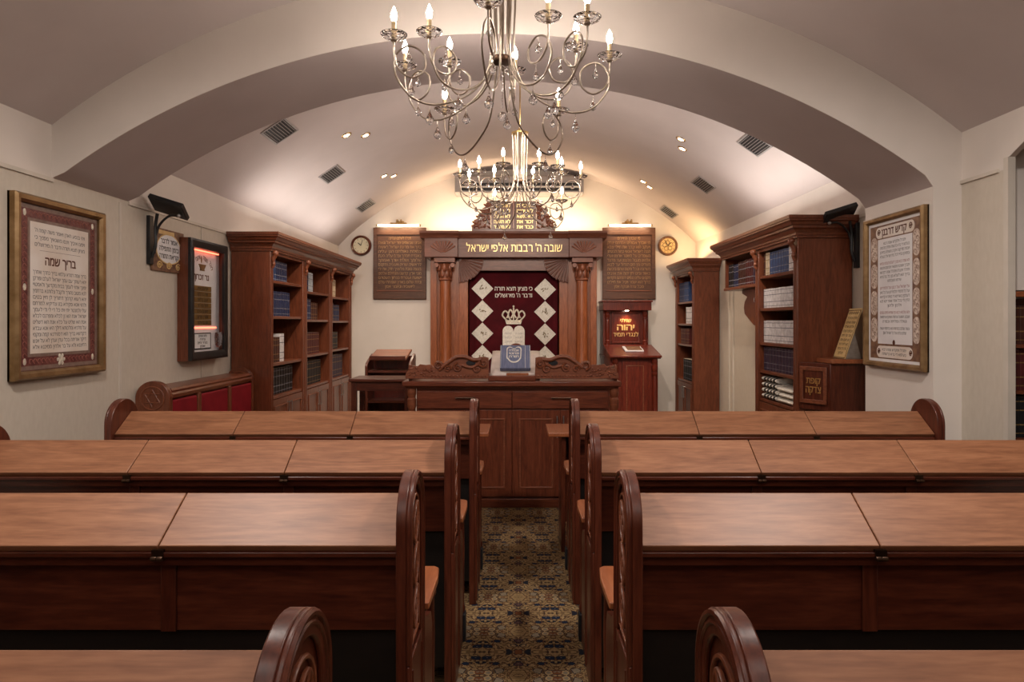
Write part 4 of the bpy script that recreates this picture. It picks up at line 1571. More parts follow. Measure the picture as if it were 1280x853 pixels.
# ------------------------------------------------------------------ bench with red cushions
bn = thing('bench', 'wooden bench with red upholstery and star-carved end along the side wall', 'bench', (-2.5, 5.7, 0))
for y0 in (4.88, 6.40):
    out = [(-2.74, 0)] + [(-2.74, 0.905)] + arc(-2.6175, 0.905, 0.1225, 180, 0, 20) + [(-2.495, 0)]
    e = MB(); e.prism(out, 'y', y0, y0 + 0.05)
    ep = e.build('end_post', W_CASE, bn, 0.004)
    e = MB()
    rg = [(-2.6175 + 0.083 * math.cos(2 * PI * k / 32), y0 - 0.001, 0.905 + 0.083 * math.sin(2 * PI * k / 32)) for k in range(32)]
    e.tube(rg, 0.006, 6, True)
    for q in (90, -90):
        tri = [(-2.6175 + 0.062 * math.cos(math.radians(q + 120 * k)), y0 - 0.001, 0.905 + 0.062 * math.sin(math.radians(q + 120 * k))) for k in range(3)]
        for k in range(3):
            e.tube([tri[k], tri[(k + 1) % 3]], 0.005, 6)
    e.build('star_carving', W_CARVE, ep)
e = MB(); e.prism([(-2.735, 0.90), (-2.50, 0.90), (-2.495, 0.925), (-2.505, 0.94), (-2.50, 0.955), (-2.51, 0.972), (-2.735, 0.972)], 'y', 4.931, 6.399)
e.build('top_rail', W_CASEY, bn, 0.002)
e = MB(); e.box(-2.735, -2.53, 4.931, 6.399, 0.12, 0.8995); e.build('back_board', W_CASE, bn)
ys = [4.932, 5.345, 5.905, 6.398]
for k in range(3):
    e = MB(); e.box(-2.529, -2.497, ys[k] + (0.03 if k else 0.004), ys[k + 1] - (0.03 if k < 2 else 0.004), 0.60, 0.885)
    e.build('back_cushion', M_REDSEAT, bn, 0.014)
for y in ys[1:3]:
    e = MB(); e.box(-2.5295, -2.492, y - 0.027, y + 0.027, 0.56, 0.8995); e.build('stile', W_CASE, bn, 0.003)
e = MB(); e.box(-2.528, -2.08, 4.94, 6.395, 0.42, 0.49); e.build('seat_board', W_CASEY, bn, 0.004)
e = MB(); e.box(-2.49, -2.09, 4.95, 6.39, 0.491, 0.575); e.build('seat_cushion', M_REDSEAT, bn, 0.02)
for y in (4.95, 6.33):
    e = MB(); e.box(-2.14, -2.09, y, y + 0.05, 0, 0.4195); e.build('leg', W_CASE, bn, 0.003)

# ------------------------------------------------------------------ side table, small lectern, wall lectern
t = thing('side_table', 'plain wooden side table standing beside the large reading table', 'table', (-1.22, 6.15, 0))
e = MB(); e.box(-1.49, -0.925, 5.98, 6.38, 0.925, 0.952); e.build('table_top', W_X, t, 0.006)
e = MB()
o = [(-1.455, 6.01), (-0.965, 6.01), (-0.965, 6.35), (-1.455, 6.35)]; i = [(-1.435, 6.03), (-0.985, 6.03), (-0.985, 6.33), (-1.435, 6.33)]
e.band(o, i, 'z', 0.845, 0.9245, True); e.build('apron', W_X, t)
for x in (-1.47, -1.0):
    for y in (6.0, 6.31):
        e = MB(); e.box(x, x + 0.045, y, y + 0.045, 0, 0.9245); e.build('leg', W_Z, t, 0.003)
e = MB(); e.box(-1.42, -1.0, 6.06, 6.30, 0.60, 0.62); e.build('lower_shelf', W_X, t)

t = thing('lectern', 'small slant-topped wooden lectern behind the side table below the inscribed board', 'lectern', (-1.34, 7.2, 0))
for x in (-1.575, -1.13):
    e = MB(); e.prism([(7.0, 0), (7.34, 0), (7.34, 1.09), (7.30, 1.115), (7.03, 1.03), (7.0, 1.0)], 'x', x, x + 0.028); e.build('side_panel', W_Z, t, 0.005)
e = MB(); e.prism([(6.97, 1.055), (7.36, 1.135), (7.36, 1.16), (6.97, 1.08)], 'x', -1.53, -1.145); e.build('slanted_top', W_CARVE, t, 0.008)
e = MB(); e.box(-1.546, -1.131, 7.32, 7.338, 0.05, 1.09); e.build('back_board', W_RED, t)
for z in (0.25, 0.62, 0.93):
    e = MB(); e.box(-1.546, -1.131, 7.02, 7.319, z, z + 0.022); e.build('shelf', W_X, t)
e = MB(); e.prism([(6.962, 1.065), (6.985, 1.068), (6.985, 1.108), (6.962, 1.104)], 'x', -1.52, -1.155); e.build('book_ledge', W_X, t, 0.003)

am = thing('wall_lectern', 'mahogany prayer lectern with columns and gold inscription below the inscribed board', 'lectern', (1.6, 9.7, 0))
e = MB(); e.box(1.245, 1.90, 9.30, 10.35, 0.06, 0.955); e.build('cabinet', W_RED, am, 0.004)
e = MB(); e.box(1.225, 1.92, 9.25, 10.36, 0, 0.06); e.build('plinth', W_RED, am, 0.006)
panel_door('cabinet_door', am, 1.41, 1.76, 9.279, 0.09, 0.93, W_RED)
for x in (1.315, 1.85):
    baluster(am, x, 9.268, 0.0605, 0.954, 0.042, W_RED)
e = MB(); e.box(1.23, 1.925, 9.22, 10.36, 0.9555, 0.972); e.build('desk_moulding', W_RED, am, 0.004)
e = MB(); e.prism([(9.17, 0.973), (9.90, 0.973), (9.90, 1.125), (9.17, 1.0)], 'x', 1.23, 1.93); e.build('slanted_desk', W_RED, am, 0.005)
e = MB(); e.box(1.24, 1.90, 9.99, 10.36, 0.973, 1.62); e.build('back_panel', W_RED, am)
e = MB()
o = [(1.36, 1.14), (1.78, 1.14), (1.78, 1.60), (1.36, 1.60)]; i = [(1.385, 1.165), (1.755, 1.165), (1.755, 1.58), (1.385, 1.58)]
e.band(o, i, 'y', 9.965, 9.991, True); e.build('panel_moulding', W_RED, am, 0.004)
for x in (1.295, 1.845):
    baluster(am, x, 9.94, 1.126, 1.62, 0.038, W_RED)
e = MB(); e.box(1.225, 1.92, 9.84, 10.36, 1.621, 1.74); cn = e.build('canopy', W_RED, am, 0.005)
e = MB(); e.box(1.21, 1.935, 9.82, 10.36, 1.7405, 1.765); e.build('canopy_moulding', W_RED, am, 0.004)
e = MB(FB(9.988))
write(e, 'שויתי', 1.57, 1.475, 0.05, width=0.16, bold=0.012, extrude=0.02)
write(e, 'יהוה', 1.57, 1.375, 0.085, width=0.25, bold=0.02, extrude=0.02)
write(e, 'לנגדי תמיד', 1.57, 1.27, 0.055, width=0.37, bold=0.012, extrude=0.02)
raw_build(e, 'gold_lettering', M_GOLDLET, am)
e = MB(); e.lathe([(0.025, 1.612), (0.03, 1.6205)], (1.57, 9.88, 0), 'z', 14); e.build('spot_lens', M_SPOT, am)
lamp('canopy_lamp', 'SPOT', (1.57, 9.88, 1.60), 5, (1.0, 0.55, 0.30), (1.57, 10.0, 1.3), 0.02, spot=1.7, blend=0.9)

bk = thing('open_book', 'pale booklet with dark cover picture lying on the mahogany wall lectern', 'book', (1.6, 9.5, 1.06))
sl = Vector((0, 0.73, 0.125)).normalized()
F = frame((1.60, 9.40, 1.0415), (1, 0, 0), tuple(sl), tuple(Vector((1, 0, 0)).cross(sl)))
e = MB(F); e.box(-0.13, 0.13, 0, 0.30, 0, 0.018); bo = e.build('pages', M_PAPERW, bk, 0.003)
e = MB(F); e.box(-0.09, 0.115, 0.03, 0.285, 0.0182, 0.021); e.build('cover_picture', M_BROWNP, bk)

# ------------------------------------------------------------------ inscribed boards, their lamps, clocks, air conditioner
PRAYER_A = ['תפלה לשלום המדינה', 'אבינו שבשמים צור ישראל וגואלו', 'ברך את מדינת ישראל ראשית', 'צמיחת גאולתנו הגן עליה', 'באברת חסדך ופרס עליה סכת', 'שלומך ושלח אורך ואמתך', 'לראשיה שריה ויועציה ותקנם', 'בעצה טובה מלפניך חזק את ידי', 'מגני ארץ קדשנו והנחילם אלהינו', 'ישועה ועטרת נצחון תעטרם', 'ונתת שלום בארץ ושמחת עולם', 'ליושביה ונאמר אמן']
PRAYER_B = ['מי שברך לחיילים', 'מי שברך אבותינו אברהם יצחק', 'ויעקב הוא יברך את חיילי צבא', 'הגנה לישראל ואנשי כחות הבטחון', 'העומדים על משמר ארצנו וערי', 'אלהינו מגבול הלבנון ועד מדבר', 'מצרים ומן הים הגדול עד לבוא', 'הערבה ובכל מקום שהם ביבשה', 'באויר ובים יתן יהוה את אויבינו', 'הקמים עלינו נגפים לפניהם הקדוש', 'ברוך הוא ישמר ויציל את חיילינו', 'מכל צרה וצוקה אמן']
for x0, x1, lines, side in ((-2.20, -1.40, PRAYER_A, 'above the small lectern beside the silver-faced clock'), (1.276, 2.077, PRAYER_B, 'above the mahogany wall lectern')):
    t = thing('inscribed_board', 'brown board of carved gilt Hebrew lines ' + side, 'inscribed board', ((x0 + x1) / 2, 10.39, 1.8), None)
    e = MB(); e.box(x0, x1, 10.365, 10.398, 1.80, 2.885)
    o = [(x0, 1.80), (x1, 1.80), (x1, 2.885), (x0, 2.885)]
    pn = e.build('panel', W_BOARD, t, 0.003)
    e = MB(); i = [(x0 + 0.055, 1.93), (x1 - 0.055, 1.93), (x1 - 0.055, 2.775), (x0 + 0.055, 2.775)]
    e.band(o, i, 'y', 10.342, 10.3645, True); e.build('frame', W_BOARD, t, 0.005)
    e = MB(); e.box(x0 + 0.06, x1 - 0.06, 10.333, 10.3415, 1.918, 1.932); e.build('bead_moulding', W_CARVE, t, 0.002)
    e = MB(FB(10.363))
    cxm = (x0 + x1) / 2
    for k, l in enumerate(lines):
        wd = 0.34 if k == 0 else (0.45 if k == 11 else 0.65)
        write(e, l, cxm, 2.725 - k * 0.0665, 0.040, width=wd, bold=0.006, extrude=0.03)
    raw_build(e, 'gilt_lettering', mottled('dull_gilt_letter', (0.30, 0.16, 0.07), (0.44, 0.26, 0.12), 20, 0.4, 0.3), pn)
    pl = thing('picture_lamp', 'brass lamp with glowing tube over the board ' + side, 'lamp', (cxm, 10.3, 2.92))
    e = MB(); e.box(cxm - 0.06, cxm + 0.06, 10.385, 10.399, 2.93, 2.99); e.build('wall_plate', M_BRASS, pl, 0.004)
    for q in (-0.03, 0.03):
        e = MB(); e.tube(smooth_pts([(cxm + q, 10.386, 2.96), (cxm + q, 10.33, 3.0), (cxm + q, 10.26, 2.99), (cxm + q, 10.245, 2.945)], 5), 0.006, 7); e.build('arm', M_BRASS, pl)
    e = MB()
    e.band([(10.245 + 0.04 * math.cos(math.radians(a)), 2.915 + 0.032 * math.sin(math.radians(a))) for a in range(0, 181, 15)], [(10.245 + 0.036 * math.cos(math.radians(a)), 2.915 + 0.028 * math.sin(math.radians(a))) for a in range(0, 181, 15)], 'x', cxm - 0.12, cxm + 0.12)
    e.build('shade', M_BRASS, pl)
    e = MB(); e.tube([(cxm - 0.31, 10.245, 2.905), (cxm + 0.31, 10.245, 2.905)], 0.013, 10); e.build('glowing_tube', M_TUBE, pl)
    e = MB(); e.tube([(cxm - 0.335, 10.245, 2.905), (cxm - 0.311, 10.245, 2.905)], 0.016, 10); e.tube([(cxm + 0.311, 10.245, 2.905), (cxm + 0.335, 10.245, 2.905)], 0.016, 10); e.build('end_cap', M_BRASS, pl)
    lamp('picture_light', 'AREA', (cxm, 10.24, 2.885), 1.6, WARM, (cxm, 10.35, 2.5), 0.02, 0.6, along='X')

for x, z, r, face, fm, labl in ((-2.39, 2.616, 0.155, M_CREAM, W_Z, 'round wall clock with cream face and dark wooden rim above the long bookcase end'), (2.27, 2.612, 0.150, M_PARCH, M_BROWNP, 'round wall clock with golden openwork face beside the corner bookcase')):
    t = thing('wall_clock', labl, 'clock', (x, 10.38, z))
    e = MB(); e.lathe([(r * 0.74, 0), (r * 0.78, -0.03), (r * 0.90, -0.045), (r * 0.98, -0.03), (r, 0), (r, 0.02), (r * 0.5, 0.02)], (x, 10.378, z), 'y', 32); e.build('rim', fm, t, smooth=50)
    e = MB(); e.lathe([(r * 0.76, -0.012), (r * 0.76, -0.002)], (x, 10.376, z), 'y', 32); fc = e.build('dial', face, t)
    e = MB()
    for k in range(12):
        a = 2 * PI * k / 12
        e.tube([(x + r * 0.58 * math.sin(a), 10.3625, z + r * 0.58 * math.cos(a)), (x + r * 0.69 * math.sin(a), 10.3625, z + r * 0.69 * math.cos(a))], 0.0035, 5)
    e.build('hour_mark', M_HUB, fc)
    for a, L, wd in ((-0.85 if x < 0 else 0.8, 0.38, 0.006), (0.28 if x < 0 else -0.5, 0.58, 0.0045)):
        e = MB(); e.tube([(x, 10.358, z), (x + r * L * math.sin(a), 10.358, z + r * L * math.cos(a))], wd, 6); e.build('clock_hand', M_INK, t)
    if x > 0:
        e = MB()
        for k in range(5):
            a = k * 1.26 + 0.4
            pts = [(x + r * 0.30 * math.cos(a) + r * 0.22 * math.cos(a + q * 0.7), 10.361, z + r * 0.30 * math.sin(a) + r * 0.22 * math.sin(a + q * 0.7)) for q in range(9)]
            e.tube(pts, 0.006, 6, True)
        e.build('openwork', M_GOLD, fc)

ac = thing('ac_unit', 'grey wall air conditioner high on the end wall behind the second chandelier', 'air conditioner', (0.02, 10.3, 3.36))
e = MB(); e.prism([(10.09, 3.375), (10.12, 3.36), (10.398, 3.36), (10.398, 3.63), (10.13, 3.63), (10.09, 3.60)], 'x', -0.94, 0.965); ab = e.build('housing', M_GREYP, ac, 0.006)
for z0, z1 in ((3.395, 3.435), (3.47, 3.51)):
    e = MB(); e.box(-0.86, 0.885, 10.082, 10.0895, z0, z1); e.build('air_slot', M_DARKSLOT, ab)
e = MB(); e.box(-0.87, 0.895, 10.07, 10.0895, 3.445, 3.458); e.build('louver', M_PLASTICW, ab, 0.002)
e = MB(); e.box(-0.90, 0.925, 10.078, 10.0895, 3.53, 3.60); e.build('front_flap', M_GREYP, ab, 0.004)

# ------------------------------------------------------------------ framed prints on the side walls
def FL(y0, z0, x=XL):
    return frame((x, y0, z0), (0, 1, 0), (0, 0, 1), (1, 0, 0))


def FRt(y0, z0, x):
    return frame((x, y0, z0), (0, -1, 0), (0, 0, 1), (-1, 0, 0))


def rect(a, b, c, d):
    return [(a, c), (b, c), (b, d), (a, d)]


def picture_frame(t, F, W, H, fw, depth, mat, name='frame'):
    e = MB(F)
    n = 5
    prof = [(0, 0.0), (0, depth * 0.75), (fw * 0.25, depth), (fw * 0.7, depth * 0.92), (fw, depth * 0.62), (fw, 0.0)]
    rings = []
    for ins, z in prof:
        rings.append([(ins, ins, z), (W - ins, ins, z), (W - ins, H - ins, z), (ins, H - ins, z)])
    v = [p for r in rings for p in r]
    f = []
    for j in range(len(rings)):
        j2 = (j + 1) % len(rings)
        for i in range(4):
            i2 = (i + 1) % 4
            f.append((j * 4 + i, j * 4 + i2, j2 * 4 + i2, j2 * 4 + i))
    e.add(v, f)
    return e.build(name, mat, t, smooth=25)


W0, H0 = 0.80, 1.03
t = thing('framed_print', 'gold framed Hebrew prayer with maroon border on the panelled wall', 'framed print', (XL, 4.07, 1.13))
F = FL(3.665, 1.13)
picture_frame(t, F, W0, H0, 0.048, 0.055, M_GOLD)
e = MB(F); e.box(-0.0, W0, -0.0, H0, 0.001, 0.012); e.build('backing', M_BLACK, t)
e = MB(F); e.box(0.049, W0 - 0.049, 0.049, H0 - 0.049, 0.0125, 0.020); pr = e.build('print', M_MAROON, t, smooth=0)
e = MB(F); e.band(rect(0.052, W0 - 0.052, 0.052, H0 - 0.052), rect(0.075, W0 - 0.075, 0.075, H0 - 0.075), 'z', 0.0202, 0.021, True); e.build('taupe_border', M_MAROONP, pr, smooth=0)
e = MB(F); e.band(rect(0.125, W0 - 0.125, 0.125, H0 - 0.125), rect(0.143, W0 - 0.143, 0.143, H0 - 0.143), 'z', 0.0202, 0.021, True); e.build('inner_border', M_MAROONP, pr, smooth=0)
e = MB(F); e.box(0.143, W0 - 0.143, 0.143, H0 - 0.143, 0.0202, 0.0212); pp = e.build('parchment', M_PAPER, pr, smooth=0)
M_ROSE = mottled('rose_ink', (0.30, 0.10, 0.08), (0.36, 0.14, 0.11), 20, 0.6)
for side in range(4):
    e = MB(F)
    for k in range(26 if side < 2 else 16):
        if side < 2:
            xx, zz = (0.10, W0 - 0.10)[side], 0.10 + k * (H0 - 0.2) / 25
        else:
            xx, zz = 0.15 + k * (W0 - 0.3) / 15, (0.10, H0 - 0.10)[side - 2]
        e.tube([(xx + 0.014 * math.cos(q * 0.9), zz + 0.014 * math.sin(q * 0.9), 0.021) for q in range(6)], 0.0018, 4)
    e.build('border_scroll_pattern', M_ROSE, pr)
e = MB(F)
for xx, zz in ((0.10, 0.10), (W0 - 0.10, 0.10), (0.10, H0 - 0.10), (W0 - 0.10, H0 - 0.10), (0.10, H0 / 2), (W0 - 0.10, H0 / 2)):
    e = MB(F)
    e.ellipsoid((xx, zz, 0.0215), (0.014, 0.02, 0.002), 10, 4)
    e.build('pale_ornament', M_SILVER, pr)
e = MB(F)
e.ellipsoid((W0 / 2, 0.10, 0.0215), (0.022, 0.022, 0.003), 10, 4)
for q in range(6):
    e.ellipsoid((W0 / 2 + 0.026 * math.cos(q * PI / 3), 0.10 + 0.026 * math.sin(q * PI / 3), 0.0215), (0.012, 0.012, 0.003), 8, 4)
e.build('flower_ornament', M_SILVER, pr)
L1 = ["ויהי בנסע הארן ויאמר משה קומה ה'", 'ויפצו איביך וינסו משנאיך מפניך כי', 'מציון תצא תורה ודבר ה מירושלים']
L2 = ['בריך שמה דמרא עלמא בריך כתרך ואתרך', 'יהא רעותך עם עמך ישראל לעלם ופורקן', 'ימינך אחזי לעמך בבית מקדשך ולאמטויי', 'לנא מטוב נהורך ולקבל צלותנא ברחמין', 'יהא רעוא קדמך דתוריך לן חיין בטיבו', 'ולהוי אנא פקידא בגו צדיקיא למרחם', 'עלי ולמנטר יתי וית כל די לי ודי לעמך', 'ישראל אנת הוא זן לכלא ומפרנס לכלא', 'אנת הוא שליט על כלא אנת הוא דשליט', 'על מלכיא ומלכותא דילך היא אנא עבדא', 'דקדשא בריך הוא דסגידנא קמה ומקמי', 'דיקר אוריתה בכל עדן ועדן לא על אנש', 'רחיצנא ולא על בר אלהין סמיכנא אלא']
e = MB(F); e2 = MB(F)
cxm = W0 / 2
for k, l in enumerate(L1):
    write(e, l, cxm, 0.842 - k * 0.040, 0.020, width=0.44, bold=0.008, n=0.0216)
write(e2, 'בריך שמה', cxm, 0.672, 0.045, width=0.27, bold=0.03, n=0.0216)
for k, l in enumerate(L2):
    write(e, l, cxm, 0.605 - k * 0.0355, 0.020, width=0.47, bold=0.008, n=0.0216)
raw_build(e, 'prayer_lettering', M_INK, pp)
raw_build(e2, 'title_lettering', M_BROWNINK, pp)
e = MB(F); e.box(0.22, 0.58, 0.728, 0.7295, 0.0212, 0.0216); e.build('divider_line', M_BROWNINK, pp, smooth=0)

# print on the pier
W1, H1 = 0.70, 1.0
t = thing('framed_print', 'gold framed white Hebrew prayer bordered by oval scroll panels on the pier', 'framed print', (PIER_X, 4.4, 1.15))
F = FRt(4.755, 1.152, PIER_X)
picture_frame(t, F, W1, H1, 0.036, 0.045, M_GOLD)
e = MB(F); e.box(0, W1, 0, H1, 0.001, 0.010); e.build('backing', M_BLACK, t)
e = MB(F); e.box(0.037, W1 - 0.037, 0.037, H1 - 0.037, 0.0105, 0.016); pr = e.build('print', M_BROWNP, t, smooth=0)
e = MB(F); e.band(rect(0.037, W1 - 0.037, 0.037, H1 - 0.037), rect(0.056, W1 - 0.056, 0.056, H1 - 0.056), 'z', 0.0162, 0.017, True); e.build('white_mat', M_PAPERW, pr, smooth=0)
e = MB(F); e.box(0.155, W1 - 0.145, 0.155, H1 - 0.150, 0.0162, 0.0172); pp = e.build('white_sheet', M_PAPERW, pr, smooth=0)
def oval(e, a, b, c, d, n0, n1):
    r = min(b - a, d - c) / 2
    pts = arc(a + r, d - r, r, 180, 90, 6) + arc(b - r, d - r, r, 90, 0, 6) + arc(b - r, c + r, r, 0, -90, 6) + arc(a + r, c + r, r, 270, 180, 6)
    e.prism(pts, 'z', n0, n1)
sp_ = MB(F)
for k in range(4):
    z0 = 0.165 + k * 0.18
    for a, b_ in ((0.068, 0.145), (W1 - 0.135, W1 - 0.066)):
        o_ = MB(F); oval(o_, a, b_, z0, z0 + 0.165, 0.0162, 0.0175)
        ov = o_.build('scroll_panel', M_SCROLL, pr, smooth=0)
        for q in range(5):
            zz = z0 + 0.03 + q * 0.027
            xx = (a + b_) / 2 + 0.012 * (1 if q % 2 else -1)
            sp_.tube([(xx + 0.011 * math.cos(v * 1.0), zz + 0.011 * math.sin(v * 1.0), 0.018) for v in range(6)], 0.0016, 4)
sp_.build('scroll_pattern', mottled('sepia_ink', (0.16, 0.08, 0.05), (0.22, 0.12, 0.08), 20, 0.6), pr)
o_ = MB(F); oval(o_, 0.13, W1 - 0.12, H1 - 0.142, H1 - 0.068, 0.0162, 0.0178); ttl = o_.build('title_panel', M_SCROLL if False else M_PAPER, pr, smooth=0)
o_ = MB(F); oval(o_, 0.14, W1 - 0.14, 0.064, 0.142, 0.0162, 0.0178); ftl = o_.build('foot_panel', M_PAPER, pr, smooth=0)
e = MB(F)
for q in (0.17, W1 - 0.16):
    e.tube([(q + 0.018 * (1 - v / 14) * math.cos(v * 0.8), H1 - 0.105 + 0.024 * (1 - v / 14) * math.sin(v * 0.8), 0.0185) for v in range(14)], 0.003, 5)
    e.tube([(q + 0.015 * (1 - v / 14) * math.cos(v * 0.8), 0.103 + 0.022 * (1 - v / 14) * math.sin(v * 0.8), 0.0185) for v in range(14)], 0.003, 5)
e.ellipsoid((W1 / 2, 0.165, 0.018), (0.016, 0.02, 0.003), 8, 4)
e.build('rolled_ends', M_BROWNINK, pr)
e = MB(F); write(e, 'קדיש דרבנן', W1 / 2, H1 - 0.105, 0.042, width=0.29, bold=0.03, n=0.0182); raw_build(e, 'title_lettering', M_BROWNINK, ttl)
e = MB(F)
for k, l in enumerate(('יתגדל ויתקדש שמה רבא', 'בעלמא די ברא כרעותה')):
    write(e, l, W1 / 2, 0.118 - k * 0.028, 0.016, width=0.28, bold=0.008, n=0.0182)
raw_build(e, 'foot_lettering', M_INK, ftl)
KAD = [('יתגדל ויתקדש שמה רבא', .26), ('בעלמא די ברא כרעותה וימליך מלכותה', .345), ('ויצמח פורקנה ויקרב משיחה בחייכון', .345), ('וביומיכון ובחיי דכל בית ישראל בעגלא', .345), None,
       ('יהא שמה רבא מברך לעלם ולעלמי עלמיא', .345), ('יתברך וישתבח ויתפאר ויתרומם ויתנשא', .345), ('ויתהדר ויתעלה ויתהלל שמה דקדשא', .345), ('בריך הוא לעלא מן כל ברכתא', .345), ('שירתא תשבחתא', .16), None,
       ('על ישראל ועל רבנן ועל תלמידיהון', .345), ('ועל כל תלמידי תלמידיהון ועל כל מאן', .345), ('דעסקין באוריתא די באתרא קדישא', .345), ('הדין ודי בכל אתר ואתר יהא לנא', .345), ('ולכון ולהון', .16), None,
       ('יהא שלמא רבא מן שמיא וחיים טובים', .345), ('ושבע וישועה ונחמה ושיזבא ורפואה', .345), ('וגאלה וסליחה וכפרה', .28), None,
       ('עשה שלום במרומיו הוא ברחמיו יעשה', .345), ('שלום עלינו ועל כל ישראל אמן', .27)]
e = MB(F); e2 = MB(F)
z = H1 - 0.180
for k, l in enumerate(KAD):
    if l:
        write(e2 if k in (5, 11, 17) else e, l[0], W1 / 2 + 0.005, z, 0.0165, width=l[1], bold=0.006, n=0.0176)
    z -= 0.0292 if l else 0.0165
raw_build(e, 'prayer_lettering', M_INK, pp)
raw_build(e2, 'red_lettering', M_REDINK, pp)

# small sign asking for silence
W2, H2 = 0.48, 0.33
t = thing('wall_sign', 'small Hebrew sign with pale oval in a brown scroll border under the wall floodlight', 'sign', (XL, 5.3, 1.85))
F = FL(5.085, 1.84)
e = MB(F); e.box(0, W2, 0, H2, 0.001, 0.018); bd = e.build('board', M_BROWNP, t, 0.003)
e = MB(F)
oval_pts = arc(W2 / 2, 0.155, 1.0, 0, 0, 1)
e.prism([(W2 / 2 + 0.185 * math.cos(a * PI / 18), 0.165 + (0.125 if math.sin(a * PI / 18) > 0 else 0.10) * math.sin(a * PI / 18)) for a in range(36)], 'z', 0.018, 0.021)
ovl = e.build('pale_oval', M_SILVER if False else M_PAPERW, bd, smooth=0)
e = MB(F)
e.tube([(W2 / 2 + 0.188 * math.cos(a * PI / 18), 0.165 + (0.128 if math.sin(a * PI / 18) > 0 else 0.103) * math.sin(a * PI / 18), 0.0195) for a in range(36)], 0.005, 6, True)
for q in range(3):
    c0 = (0.10 + q * 0.14, 0.045)
    e.tube([(c0[0] + 0.042 * (1 - v / 16) * math.cos(v * 0.75), c0[1] + 0.032 * (1 - v / 16) * math.sin(v * 0.75), 0.0195) for v in range(16)], 0.005, 6)
e.box(0.09, 0.32, 0.285, 0.315, 0.0182, 0.0215)
e.build('scroll_border', M_PARCH, bd)
e = MB(F)
for k, l in enumerate(('אסור לדבר', 'בזמן התפילה', 'וקריאת התורה')):
    write(e, l, W2 / 2, 0.235 - k * 0.058, 0.034, width=(0.25, 0.29, 0.29)[k], bold=0.02, n=0.0214)
raw_build(e, 'sign_lettering', M_INK, ovl)

# illuminated memorial board
W3, H3, D3 = 0.70, 1.0, 0.10
t = thing('memorial_board', 'illuminated memorial board in deep black frame with brass name plates and red glow', 'memorial board', (XL, 5.85, 1.13))
F = FL(5.49, 1.135)
e = MB(F)
e.band(rect(0, W3, 0, H3), rect(0.012, W3 - 0.012, 0.012, H3 - 0.012), 'z', 0.001, D3 - 0.012, True)
e.build('wooden_case', W_CASE, t)
picture_frame(t, frame((XL + D3 - 0.012, 5.49, 1.135), (0, 1, 0), (0, 0, 1), (1, 0, 0)), W3, H3, 0.07, 0.03, M_BLACK)
e = MB(F); e.box(0.0125, W3 - 0.0125, 0.0125, H3 - 0.0125, 0.03, 0.036); bp = e.build('white_panel', M_PAPERW, t, smooth=0)
for z0 in (0.915, 0.262):
    e = MB(F)
    e.box(0.08, W3 - 0.08, z0, z0 + 0.01, 0.055 if z0 > 0.5 else 0.0365, 0.065 if z0 > 0.5 else 0.042); e.build('light_strip', M_REDLED, bp)
e = MB(F)
arc_words = ['לזכר', 'נשמת', 'אהובי', 'קהילתנו']
for k, wv in enumerate(arc_words[::-1]):
    a = math.radians(150 - k * 40)
    write(e, wv, W3 / 2 + 0.20 * math.cos(a), 0.755 + 0.11 * math.sin(a), 0.035, width=0.085, bold=0.02, n=0.0368, rot=a - PI / 2)
write(e, 'נר זכרון', W3 / 2, 0.70, 0.045, width=0.26, bold=0.03, n=0.0368)
raw_build(e, 'panel_lettering', M_BROWNINK, bp)
e = MB(F)
e.prism([(W3 / 2 - 0.06, 0.81), (W3 / 2 + 0.075, 0.81), (W3 / 2 + 0.04, 0.77), (W3 / 2 - 0.03, 0.77)], 'z', 0.0365, 0.041)
e.prism([(W3 / 2 - 0.03, 0.768), (W3 / 2 + 0.04, 0.768), (W3 / 2 + 0.05, 0.755), (W3 / 2 - 0.04, 0.755)], 'z', 0.0365, 0.041)
e.ellipsoid((W3 / 2 - 0.01, 0.85, 0.038), (0.012, 0.032, 0.002), 10, 6)
e.build('oil_lamp_emblem', M_GOLD, bp, smooth=0)
names = ['אברהם בן יצחק', 'שרה בת רבקה', 'יעקב בן לאה', 'רחל בת דוד', 'משה בן עמרם', 'אהרן ומרים', 'חנה בת שלמה']
for k in range(7):
    z1_ = 0.625 - k * 0.0485
    e = MB(F); e.box(0.19, 0.52, z1_ - 0.045, z1_, 0.0365, 0.042); pl = e.build('brass_plate', M_BRASSPLATE, bp, 0.0015)
    e = MB(F); write(e, names[k], 0.355, z1_ - 0.0225, 0.024, width=0.19, bold=0.015, n=0.0425); raw_build(e, 'plate_lettering', M_INK, pl)
e = MB(F); e.box(0.20, 0.51, 0.085, 0.225, 0.0365, 0.041); wl = e.build('foot_plaque', M_PAPERW, bp, smooth=0)
e = MB(F); e.band(rect(0.20, 0.51, 0.085, 0.225), rect(0.209, 0.501, 0.094, 0.216), 'z', 0.041, 0.043, True); e.build('plaque_border', M_INK, wl, smooth=0)
e = MB(F)
for k, l in enumerate(('תהא נשמתם', 'צרורה', 'בצרור החיים', 'אמן')):
    write(e, l, 0.355, 0.198 - k * 0.029, 0.019, width=(0.15, 0.10, 0.18, 0.09)[k], bold=0.02, n=0.0414)
raw_build(e, 'plaque_lettering', M_INK, wl)
e = MB(F); e.lathe([(0.018, 0.10), (0.028, 0.12), (0.032, 0.19), (0.026, 0.22)], (0, 0, 0), 'y', 12)
for p in e.v:
    p.y += 0.0
g = MB(F); g.lathe([(0.016, 0.095), (0.028, 0.115), (0.032, 0.19), (0.027, 0.225)], (0.585, 0.0, 0.075), 'y', 14)
g.build('glass_lamp_cup', M_CRYSTAL, bp, smooth=60)

